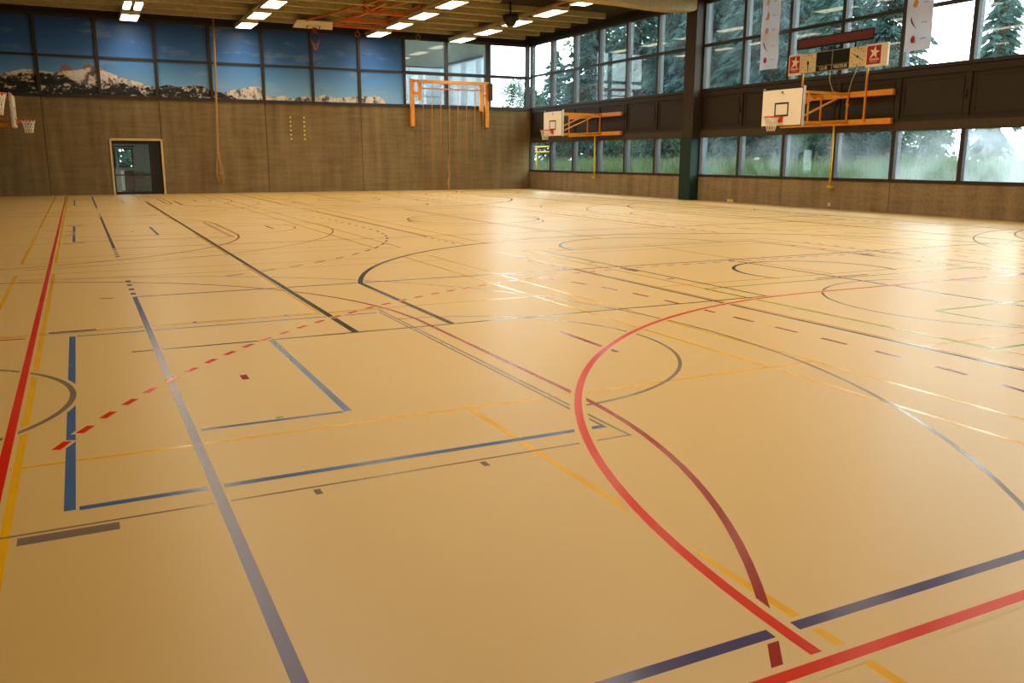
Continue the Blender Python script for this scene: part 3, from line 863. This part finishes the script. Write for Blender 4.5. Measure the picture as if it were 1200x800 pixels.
for y0, y1, ym in ((22.56, 23.10, 22.58), (19.06, 19.86, 19.30)):
    a = MB(o).box(SXF - .02, SXF + .06, y0, y1, 4.36, 5.02).build('advert_panel', 'ad_white', sb)
    ra, rb = (22.60, 23.06) if y0 > 22 else (19.30, 19.82)
    MB(o).box(SXF - .026, SXF - .02, ra, rb, 4.43, 4.97).build('advert_ground', 'ad_red', a)
    yc, zc = (ra + rb) / 2 - .03, 4.77
    pts = []
    for k in range(10):
        an = math.pi * k / 5 + .16; R = (.19 if k % 2 == 0 else .075)
        if k == 6: R = .26
        pts.append((yc + R * math.sin(an + math.pi / 1), zc - R * math.cos(an + math.pi / 1)))
    MB(o).prism(pts, 'x', SXF - .034, SXF - .026).build('star', 'ad_white', a)
    t = MB(o)
    for k in range(7): t.box(SXF - .032, SXF - .026, ra + .06 + .05 * k, ra + .09 + .05 * k, 4.53, 4.595)
    t.box(SXF - .032, SXF - .026, ra + .12, rb - .12, 4.485, 4.497)
    t.build('small_print', 'letter_cream', a)
for y in (22.45, 19.78):
    MB(o).bar((SXF + .02, y, 3.60 if y > 20 else 2.75), (SXF + .02, y, 4.42), .05, .05).build('support_post', 'orange_paint', sb)
for pts in (((SXF + .05, 21.3, 4.4), (SXF - .02, 21.25, 4.1), (SXF + .0, 21.1, 3.75), (SXF + .02, 20.9, 3.68)), ((SXF + .05, 20.2, 4.4), (SXF + .0, 20.35, 4.0), (SXF + .02, 20.45, 3.7), (SXF + .0, 20.5, 3.3), (SXF + .0, 20.45, 3.15), (SXF + .02, 20.4, 3.3))):
    MB(o).tube(pts, .012, 5).build('cable', 'cable_beige', sb)
tk = empty('ticker_display', (SXF, 21.2, 5.18), 'long dark red ticker display in a black case above the scoreboard', 'display')
MB((SXF, 21.2, 5.18)).box(SXF, SXF + .1, 19.62, 22.81, 5.17, 5.50).build('case', 'score_black', tk)
MB((SXF, 21.2, 5.18)).box(SXF - .006, SXF, 19.66, 22.74, 5.215, 5.465).build('screen', 'ticker_red', tk)
for y in (21.72, 20.35): MB((SXF, 21.2, 5.18)).box(SXF + .03, SXF + .07, y - .03, y + .03, 5.02, 5.17).build('bracket', 'score_black', tk)
MB((SXF, 21.2, 5.18)).tube([(SXF + .05, 19.62, 5.3), (SXF + .05, 19.55, 5.3)], .03, 8).build('cable_gland', 'score_black', tk)

# ------------------------------------------------------------------ banners hanging before the upper windows
def ellipse(yc, zc, a, b, tilt=0.0, n=16):
    return [(yc + a * math.cos(t) * math.cos(tilt) - b * math.sin(t) * math.sin(tilt), zc + a * math.cos(t) * math.sin(tilt) + b * math.sin(t) * math.cos(tilt)) for t in (2 * math.pi * k / n for k in range(n))]
def banner(yc, label, zt=7.44):
    o = (22.0, yc, 4.68); r = empty('hanging_banner', o, label, 'banner', 'fruit banners before the windows')
    n = 12; vs = []; fs = []
    cl = MB(o)
    pr = []
    for i in range(n + 1):
        z = 4.68 + (zt - 4.68) * i / n; dx = .025 * math.sin(i * .9) * (1 - i / n)
        pr.append((22.0 + dx, z))
    poly = pr + [(x + .006, z) for x, z in reversed(pr)]
    cl.prism(poly, 'y', yc - .44, yc + .44)
    c = cl.build('cloth', 'banner_white', r)
    MB(o).tube([(22.0, yc - .47, zt), (22.0, yc + .47, zt)], .015, 8).build('top_rod', 'fin_grey', r)
    for k, (z, mt) in enumerate(((4.99, 'fruit_red'), (5.43, 'fruit_purple'), (5.97, 'fruit_orange'), (6.44, 'fruit_orange'), (6.9, 'fruit_cream'), (7.25, 'fruit_cream'))):
        y = yc + .13; X0, X1 = 21.955, 21.962
        p = MB(o)
        if k == 0: p.prism([(y + .08, z + .0), (y + .05, z + .07), (y - .02, z + .11), (y - .07, z + .03), (y - .07, z - .06), (y + .01, z - .11), (y + .06, z - .07)], 'x', X0, X1)
        elif k == 1:
            q = [(y + .10 - .20 * t ** 1.5, z + .17 - .34 * t) for t in (0, .25, .5, .75, 1)]
            p.prism(q + [(a + .012 + .05 * s, b + .01) for (a, b), s in zip(reversed(q), (0, .6, 1, .8, .2))], 'x', X0, X1)
        elif k == 3: p.prism([(y - .02, z + .17), (y - .10, z + .05), (y - .08, z - .10), (y + .08, z - .12), (y + .1, z - .05), (y + .02, z)], 'x', X0, X1)
        else: p.prism(ellipse(y, z, .08, .11, .3), 'x', X0, X1)
        p.build('printed_fruit', mt, c)
        MB(o).box(X0, X1, yc - .30, yc - .12, z - .012, z + .012).build('printed_caption', 'print_grey', c)
    return r
banner(24.18, 'white fabric banner with printed fruits hanging on the tree-filled windows beside the scoreboard')
banner(18.11, 'white fabric banner with printed fruits hanging against the bright sky windows')

# ------------------------------------------------------------------ climbing pole rig and ropes on the back wall
o = (17.5, 42.2, 0)
rig = empty('climbing_pole_rig', o, 'orange climbing frame with thin vertical poles before the back wall glazing', 'climbing frame')
for x, s in ((15.42, 1), (19.55, -1)):
    u = MB(o); u.box(x - .10, x + .10, 42.28, 42.46, 3.2, 5.5).build('upright', 'orange_paint', rig)
    b = MB(o); b.box(x + s * .28, x + s * .46, 42.2, 42.34, 4.45 if s > 0 else 4.0, 5.46).box(x + s * .1, x + s * .3, 42.22, 42.32, 5.33, 5.46).box(x + s * .1, x + s * .3, 42.22, 42.32, 4.72, 4.86)
    b.build('swing_bracket', 'orange_paint', rig)
MB(o).box(15.7, 19.45, 42.14, 42.28, 5.30, 5.46).build('top_beam', 'orange_paint', rig)
MB(o).box(15.9, 19.4, 42.16, 42.24, 5.02, 5.08).build('pole_bar', 'orange_dark', rig)
MB(o).box(19.62, 19.78, 42.1, 42.35, 4.55, 5.42).build('motor_box', 'column_brown', rig)
for k in range(8):
    x = 15.98 + .475 * k
    MB(o).tube([(x, 42.2, 5.30), (x - .06, 42.22, 2.6), (x - .12, 42.2, 0.0)], .017, 8).build('climbing_pole', 'pole_wood', rig)
o = (17.35, 42.25, 0)
MB(o).tube([(17.35, 42.3, 1.75), (17.3, 42.28, 1.2), (17.34, 42.25, .8), (17.24, 42.2, .35), (17.3, 42.2, .02)], [.03, .06, .045, .06, .05], 8).build('tied_rope', 'rope')
tag(bpy.data.objects['tied_rope'], 'short tied brown rope hanging between the thin climbing poles', 'rope')
o = (5.9, 42.1, .4)
rp = empty('climbing_ropes', o, 'bundle of beige climbing ropes hanging before the mural', 'ropes')
for k in range(5):
    a = 2 * math.pi * k / 5; c, s = math.cos(a), math.sin(a)
    pts = [(6.05 + .03 * c, 42.1 + .03 * s, ZC), (5.98 + .03 * c, 42.1 + .03 * s, 5.0), (5.88 + .03 * c, 42.1 + .03 * s, 2.2), (5.87 + .03 * c, 42.1 + .03 * s, 1.75),
           (5.88 + .13 * c, 42.1 + .1 * s, 1.2), (5.9 + .16 * c, 42.1 + .12 * s, .8), (5.92 + .09 * c, 42.1 + .08 * s, .42 + .05 * k)]
    MB(o).tube(pts, [.022, .022, .026, .03, .028, .03, .036], 6).build('rope', 'rope', rp)
MB(o).tube([(5.88, 42.1, 1.72), (5.88, 42.1, 1.82)], .075, 10).build('tie', 'rope', rp)
MB(o).tube(ring(5.9, 42.1, .95, .17, 16), .018, 5, closed=True).build('tie_cord', 'rope', rp)

# pale square grips on the concrete
for x in (9.33, 9.98):
    for k in range(6):
        z = 2.5 + .2 * k
        tag(MB((x, YB, z)).box(x - .035, x + .035, YB - .012, YB + .01, z - .035, z + .035).build('wall_grip', 'wall_dot'), 'pale square on concrete, %s from top, column nearer the %s' % (ORD[5 - k], 'climbing ropes' if x < 9.6 else 'climbing frame'), 'wall mark', 'pale squares on the concrete wall')
for y, z, w, mt in ((28.96, .14, .05, 'socket_white'), (26.0, .06, .16, 'wall_dot'), (21.1, .14, .05, 'socket_white')):
    lab = {28.96: 'small white wall socket low on the plinth next to the padded column', 26.0: 'flat pale yellow floor-level box at the window plinth', 21.1: 'small white wall socket low on the plinth under the yellow crank pole'}[y]
    ob = empty('wall_socket', (XR, y, z), lab, 'socket')
    MB((XR, y, z)).box(XR - .03, XR, y - w, y + w, z - .05, z + .05).build('cover', mt, ob)
    MB((XR, y, z)).box(XR - .034, XR - .03, y - .02, y + .02, z - .02, z + .02).build('insert', 'score_case', ob)

# ------------------------------------------------------------------ folded ceiling basket and gear
o = (10.2, 40.6, 7.4)
cb = empty('folded_ceiling_basket', o, 'white basketball board folded flat up to the ceiling on orange truss', 'basketball hoop')
def tilt_pt(u, v, w=0.0):
    """u along the board, v up the board (folded back and up), w off its face"""
    a = Vector((10.15, 40.75, 7.33)); vd = Vector((-.12, -.93, .13)).normalized(); ud = Vector((1, -.02, 0)); n = Vector((0, -.14, -1)).normalized()
    return a + ud * u + vd * v + n * w
bd = MB(o)
bd.add([tilt_pt(u, v, w) for w in (0, -.03) for u, v in ((-.9, 0), (.9, 0), (.78, 1.15), (-.78, 1.15))], [(0, 1, 2, 3), (7, 6, 5, 4), (0, 4, 5, 1), (1, 5, 6, 2), (2, 6, 7, 3), (3, 7, 4, 0)])
bdo = bd.build('backboard', 'board_white', cb)
q = MB(o)
for u in (-.28, .28): q.bar(tilt_pt(u, .1, .006), tilt_pt(u, .52, .006), .05, .006)
q.bar(tilt_pt(-.28, .5, .006), tilt_pt(.28, .5, .006), .05, .006)
q.build('target_square', 'mark_black', bdo)
rm = MB(o); c0 = tilt_pt(.05, .12, .02)
rm.box(c0.x - .10, c0.x + .10, c0.y - .12, c0.y - .02, c0.z - .18, c0.z + .02)
rr = [(c0.x + .2 * math.cos(t), c0.y - .1, c0.z - .42 + .22 * math.sin(t)) for t in (2 * math.pi * k / 20 for k in range(20))]
rm.tube(rr, .016, 6, closed=True)
rim = rm.build('rim', 'rim_red', cb)
nt = MB(o)
for k in range(9):
    t = math.pi + math.pi * k / 8
    p0 = (c0.x + .2 * math.cos(t), c0.y - .1, c0.z - .42 + .22 * math.sin(t))
    nt.tube([p0, (c0.x + .15 * math.cos(t), c0.y - .14, p0[2] - .18), (c0.x + .06 * math.cos(t), c0.y - .12, c0.z - .92)], .009, 4)
nt.build('net', 'orange_dark', rim)
for a, b in (((9.55, 39.9, 7.5), (11.4, 34.2, 7.72)), ((10.75, 39.9, 7.5), (12.5, 34.0, 7.72)), ((12.0, 37.2, 7.55), (10.9, 35.4, 7.7)), ((9.5, 40.1, 7.48), (10.9, 40.1, 7.48)), ((10.4, 37.2, 7.62), (11.6, 37.2, 7.62))):
    MB(o).bar(a, b, .07, .07).build('truss_bar', 'orange_dark', cb)
gear = empty('ceiling_carrier', (12.6, 37, 7.3), 'orange carrier beams fixed under the ceiling ribs beside the folded basket', 'beam')
for y, x0, x1, z in ((36.3, 11.2, 14.3, 7.45), (38.6, 10.9, 13.4, 7.42), (40.3, 11.0, 14.2, 7.42)):
    MB((12.6, 37, 7.3)).box(x0, x1, y - .1, y + .1, z, z + .14).build('beam', 'orange_dark', gear)
for x in (11.5, 13.0): MB((12.6, 37, 7.3)).box(x - .05, x + .05, 34.4, 40.4, 7.56, 7.64).build('cross_beam', 'orange_dark', gear)
for i, (x, y, lab) in enumerate(((12.15, 40.5, 'pair ring nearer the mural on a thin rope below the orange carrier'), (12.75, 40.2, 'wooden ring on a thin rope beside the third lamp row'), (15.0, 40.2, 'wooden ring hanging between the two lamp rows by the windows'))):
    r = empty('gym_ring', (x, y, 7.0), lab, 'gym ring', 'gym rings under the ceiling')
    z = 7.3
    MB((x, y, 7.0)).tube([(x, y, ZC), (x, y, z)], .012, 5).build('strap', 'rope', r)
    MB((x, y, 7.0)).tube([(x + .1 * math.cos(t), y, z - .12 + .12 * math.sin(t)) for t in (2 * math.pi * k / 16 for k in range(16))], .018, 6, closed=True).build('ring', 'pole_wood', r)

# loudspeaker: black truncated cone
SPX = 16.55
o = (16.0, 33.5, 7.3)
sp = empty('loudspeaker', o, 'black cone-shaped loudspeaker hanging under the ceiling by the lamp row', 'loudspeaker')
MB(o).tube([(SPX, 33.5, 6.92), (SPX, 33.5, 6.95), (SPX, 33.5, 7.22), (SPX, 33.5, 7.32), (SPX, 33.5, 7.36)], [.10, .16, .31, .34, .32], 20).build('cabinet', 'speaker_black', sp)
MB(o).tube([(SPX, 33.5, 7.36), (SPX, 33.5, ZC)], .04, 8).build('bracket', 'speaker_black', sp)

# ------------------------------------------------------------------ outside: ground, building, trees, grass
gv = []; gf = []
xs = [22.65, 24, 27, 31, 36, 44, 60, 110]; zs = [.35, .5, .85, 1.15, 1.3, 1.35, 1.4, 1.4]
ys = [-40, -10, 0, 10, 20, 30, 42, 60, 90, 150]
for x, z in zip(xs, zs):
    for y in ys: gv.append((x, y, z + .08 * math.sin(y * .21 + x)))
for i in range(len(xs) - 1):
    for j in range(len(ys) - 1):
        k = i * len(ys) + j; gf.append((k, k + len(ys), k + len(ys) + 1, k + 1))
lawn = flat('ground_bank', gv, gf, ['soil']); tag(lawn, 'grassy bank outside the window wall', 'ground', kind='structure')
yard = MB((5, 100, -.1)).box(-40, 22.6, 42.9, 150, -.3, -.02).build('trim_12', 'soil'); tag(yard, kind='structure')
def ground_z(x, y): return float(np.interp(x, xs, zs)) + .08 * math.sin(y * .21 + x)

# pale wing and dark green block of the neighbouring building
o = (24, 55, 0)
bl = empty('school_building', o, 'neighbouring building with pale panelled wing and dark green block behind the back wall glazing', 'building')
MB(o).box(24.05, 24.5, 52.5, 59, 0, 8.0).build('wing', 'building_trim', bl)
for k in range(4):
    for j in range(5):
        y0 = 52.5 + 1.625 * k; z0 = 1.6 * j
        MB(o).box(24.0, 24.06, y0 + .012, y0 + 1.613, z0 + .012, z0 + 1.588).build('wall_panel', 'building_pale', bl)
MB(o).box(23.9, 24.5, 52.5, 59, 8.0, 8.14).build('roof_edge', 'building_trim', bl)
MB(o).box(8, 27.2, 59.0, 66, 0, 15).build('block', 'building_green', bl)
for k in range(6):
    for j in range(4):
        x0 = 8 + 2.66 * k; z0 = 1.95 * j
        MB(o).box(x0 + .015, x0 + 2.64, 58.93, 59.0, z0 + .015, z0 + 1.93).build('wall_panel', 'building_pale', bl)
for j in range(3):
    MB(o).box(8, 27.2, 58.9, 59.0, 7.85 + 2.3 * j, 7.95 + 2.3 * j).build('cladding_joint', 'building_trim', bl)

# yellow rail outside the corner window
o = (24.2, 45, ground_z(24.2, 45))
yr = empty('yellow_barrier', o, 'yellow double rail barrier outside the corner window', 'barrier')
for z in (2.28, 1.98): MB(o).tube([(24.2, 43.6, z), (24.2, 47.5, z)], .04, 8).build('rail', 'yellow_paint', yr)
for y in (43.7, 45.5, 47.4): MB(o).tube([(24.2, y, o[2] - .05), (24.2, y, 2.3)], .035, 8).build('post', 'yellow_paint', yr)

def quads(P, D, S, W):
    """leaf cards: centre P, long dir D, side dir S (unit arrays), half length W[:,0], half width W[:,1] -> diamond quads"""
    a = P - D * W[:, :1]; b = P + S * W[:, 1:]; c = P + D * W[:, :1]; d = P - S * W[:, 1:]
    v = np.stack([a, b, c, d], 1).reshape(-1, 3)
    f = np.arange(len(P) * 4).reshape(-1, 4)
    return v, f
def np_mesh(name, v, f, mat):
    me = bpy.data.meshes.new(name)
    me.vertices.add(len(v)); me.vertices.foreach_set('co', v.astype(np.float32).ravel())
    n = f.shape[1]
    me.loops.add(f.size); me.loops.foreach_set('vertex_index', f.astype(np.int32).ravel())
    me.polygons.add(len(f)); me.polygons.foreach_set('loop_start', np.arange(0, f.size, n, dtype=np.int32))
    me.update(calc_edges=True); me.validate()
    me.materials.append(MATS[mat])
    return me
def unit(v): return v / np.maximum(1e-9, np.linalg.norm(v, axis=1, keepdims=True))

def conifer_meshes(h, r, nb, mat, droop=.35, per=46, bare=.04):
    P = []; D = []
    tr = MB((0, 0, 0)); tr.tube([(0, 0, -.3), (.05, 0, h * .4), (0, .05, h * .8), (0, 0, h)], [.02 * h, .014 * h, .007 * h, .01], 8)
    for i in range(nb):
        t = bare + (1 - bare) * (i + rng.random()) / nb
        L = r * (1 - t) ** .75 * (.75 + .45 * rng.random()) + .25
        a = i * 2.4 + rng.random() * .7
        d = np.array([math.cos(a), math.sin(a), 0])
        z0 = h * t
        tip = d * L + np.array([0, 0, z0 + L * (.15 - droop * (1 - t * .5))])
        tr.tube([(0, 0, z0), tuple((d * L * .5 + np.array([0, 0, z0 + L * .10]))), tuple(tip)], [.03 + .012 * L, .02, .006], 4)
        k = int(per * (.35 + L / r))
        s = rng.random(k) ** .7
        c = np.outer(s * L, d); c[:, 2] = z0 + s * L * .22 - s ** 2 * L * (.07 + droop * (1 - t * .5))
        side = np.array([-d[1], d[0], 0])
        sp = (rng.random(k) - .5) * L * .6 * (1.1 - s)
        c = c + np.outer(sp, side); c[:, 2] -= np.abs(sp) * .25 + rng.random(k) * .18 + rng.random(k) ** 2 * .3
        dd = np.outer(.5 + rng.random(k), d) + np.outer(np.sign(sp) * rng.random(k) * 1.2, side); dd[:, 2] -= .25 + rng.random(k) * .9
        P.append(c); D.append(dd)
    P = np.concatenate(P); D = unit(np.concatenate(D)); S = unit(np.cross(D, rng.normal(size=D.shape)))
    W = np.stack([.20 + .26 * rng.random(len(P)), .05 + .065 * rng.random(len(P))], 1) * (h / 13)
    return tr.mesh('trunk'), np_mesh('foliage', *quads(P, D, S, W), mat)
def leafy_meshes(h, r, n, mat, z0=.15, leaf=.16):
    tr = MB((0, 0, 0)); tr.tube([(0, 0, -.3), (.1, .05, h * .35), (0, 0, h * .75)], [.018 * h, .014 * h, .004 * h], 8)
    blobs = [(rng.normal(0, r * .42), rng.normal(0, r * .42), h * (z0 + (1 - z0) * rng.random() * .86), r * (.25 + .3 * rng.random())) for _ in range(16)]
    P = []
    for x, y, z, q in blobs:
        tr.tube([(0, 0, z * .55), (x * .6, y * .6, z * .85), (x, y, z)], [.05, .035, .012], 4)
        u = unit(rng.normal(size=(n // 16, 3))) * (rng.random((n // 16, 1)) ** .4) * q
        u[:, 2] *= .8
        P.append(u + np.array([x, y, z]))
    P = np.concatenate(P); P[:, 2] = np.maximum(P[:, 2], .05); D = unit(rng.normal(size=P.shape)); S = unit(np.cross(D, rng.normal(size=P.shape)))
    W = np.stack([leaf * (.6 + .8 * rng.random(len(P))), leaf * .55 * (.6 + .8 * rng.random(len(P)))], 1)
    return tr.mesh('trunk'), np_mesh('foliage', *quads(P, D, S, W), mat)

def put_tree(name, cat, label, meshes, x, y, rot, scale=1.0, group=None, z=None):
    z = ground_z(x, y) if z is None else z
    r = empty(name, (x, y, z), label, cat, group)
    r.rotation_euler.z = rot; r.scale = (scale,) * 3
    for nm, me in zip(('trunk', 'foliage'), meshes):
        if nm == 'trunk' and not me.materials: me.materials.append(MATS['bark'])
        ob = bpy.data.objects.new(nm, me); COL.objects.link(ob); ob.parent = r
    return r
CON = [conifer_meshes(15, 4.6, 130, 'needles', .42, 60), conifer_meshes(17, 4.2, 130, 'needles', .3, 58), conifer_meshes(13, 4.4, 110, 'needles_pale', .5, 56)]
CON.append(conifer_meshes(17, .95, 130, 'needles_pale', .5, 16))
LEA = [leafy_meshes(9, 3.4, 7000, 'leaves'), leafy_meshes(7, 3.2, 6000, 'needles_pale')]
SHR = [leafy_meshes(3.2, 1.9, 3600, 'leaves', .05, .10), leafy_meshes(3.6, 2.1, 3600, 'needles', .05, .10)]
trees = [
    ('conifer', CON[0], 38.0, 50.5, .3, .95, 'dark drooping conifer right behind the windows next to the padded column'),
    ('conifer', CON[1], 38.0, 55.5, 1.4, .95, 'tall dark conifer behind the windows between padded column and back wall hoop'),
    ('conifer', CON[0], 37.0, 60.5, 2.2, .85, 'dark conifer behind the windows above the hoop nearest the back wall'),
    ('conifer', CON[2], 38.0, 68.0, 3.0, .72, 'paler bushy conifer behind the windows near the hall corner'),
    ('broadleaf_tree', LEA[0], 37.6, 70.5, .8, .85, 'light leafy tree showing against white sky at the hall corner'),
    ('conifer', CON[1], 37.0, 44.5, 4.1, 1.0, 'big dark conifer behind the panes on the scoreboard side of the column'),
    ('conifer', CON[0], 36.0, 39.3, 5.0, 1.0, 'broad dark conifer behind the first fruit banner'),
    ('conifer', CON[2], 37.5, 35.6, .9, 1.0, 'pale hazy conifer behind the ticker display'),
    ('conifer', CON[0], 36.0, 31.2, 3.3, .72, 'conifer with spreading twigs behind the second banner'),
    ('conifer', CON[3], 44.0, 31.0, 2.7, .95, 'slender lone conifer against the white sky beyond the second banner'),
    ('broadleaf_tree', LEA[0], 46.0, 54.0, 2.9, 1.2, 'leafy tree far behind the conifers by the column'),
    ('broadleaf_tree', LEA[1], 50.0, 78.0, 3.9, 1.2, 'pale leafy tree far behind the corner windows'),
    ('broadleaf_tree', LEA[1], 48.0, 45.5, 5.2, 1.2, 'pale leafy tree far behind the first banner'),
    ('broadleaf_tree', LEA[0], 46.0, 69.0, 1.1, 1.5, 'leafy tree in the far row nearest the hall corner, beyond the pale conifer'),
    ('broadleaf_tree', LEA[0], 50.0, 60.0, 1.1, 1.75, 'tall leafy tree in the far row, behind the windows above the back wall hoop'),
    ('broadleaf_tree', LEA[0], 47.0, 64.5, 4.4, 1.35, 'rounded leafy tree in the far row, behind the corner conifers'),
    ('broadleaf_tree', LEA[0], 52.0, 68.0, 2.0, 1.8, 'tallest leafy tree in the far row, left of the column conifers'),
    ('broadleaf_tree', LEA[0], 51.0, 55.5, 3.1, 1.7, 'wide leafy tree in the far row, behind the first banner'),
    ('broadleaf_tree', LEA[0], 50.0, 50.0, 5.5, 1.7, 'dense leafy tree in the far row, behind the scoreboard'),
]
for nm, me, x, y, rot, s, lab in trees: put_tree(nm, 'tree', lab, me, x, y, rot, s)
shr = [(30, 62.5, 1), (31, 57.5, 0), (31.2, 53.5, 1), (31, 49.5, 0), (31.5, 45.5, 1), (31.2, 41.5, 0), (31.3, 37.6, 1), (31.5, 34, 0), (31.8, 30.2, 1), (33.5, 27.6, 0)]
for i, (x, y, k) in enumerate(shr):
    lab = 'green shrub on the bank outside, %s from the hall corner' % (ORD[i] if i < 14 else 'last')
    put_tree('shrub', 'shrub', lab, SHR[k], x + 1.5, y, i * 1.3, .85 + .1 * (i % 3), 'shrubs on the bank')

put_tree('shrub', 'shrub', 'green shrub outside the corridor window seen through the doorway', SHR[0], 2.4, 51.5, .4, 1.0, None, -.05)
# long meadow grass on the bank
n = 26000
gx = 22.9 + 13 * rng.random(n) ** 1.3; gy = 11 + 44 * rng.random(n)
gz = np.interp(gx, xs, zs) + .08 * np.sin(gy * .21 + gx)
hh = (.28 + .42 * rng.random(n)); ang = rng.random(n) * 6.283
w = .018 + .014 * rng.random(n)
bx_, by_ = np.cos(ang) * w, np.sin(ang) * w
lx, ly = rng.normal(0, .10, n), rng.normal(0, .10, n)
v = np.stack([np.stack([gx - bx_, gy - by_, gz - .02], 1), np.stack([gx + bx_, gy + by_, gz - .02], 1), np.stack([gx + lx, gy + ly, gz + hh], 1)], 1).reshape(-1, 3)
me = np_mesh('meadow_grass', v, np.arange(3 * n).reshape(-1, 3), 'grass')
go = bpy.data.objects.new('meadow_grass', me); COL.objects.link(go)
tag(go, 'long green meadow grass on the bank outside the windows', 'grass', kind='stuff')
n2 = 5000
i2 = rng.integers(0, n, n2)
hp = np.stack([gx[i2] + lx[i2], gy[i2] + ly[i2], gz[i2] + hh[i2] + .05], 1)
D = unit(np.stack([rng.normal(0, .2, n2), rng.normal(0, .2, n2), np.ones(n2)], 1)); S = unit(np.cross(D, rng.normal(size=D.shape)))
W = np.stack([.06 + .05 * rng.random(n2), .012 + .01 * rng.random(n2)], 1)
vv, ff = quads(hp, D, S, W)
me = np_mesh('seed_heads', vv, ff, 'grass_heads')
ob = bpy.data.objects.new('seed_heads', me); COL.objects.link(ob); ob.parent = go; ob['kind'] = 'stuff'
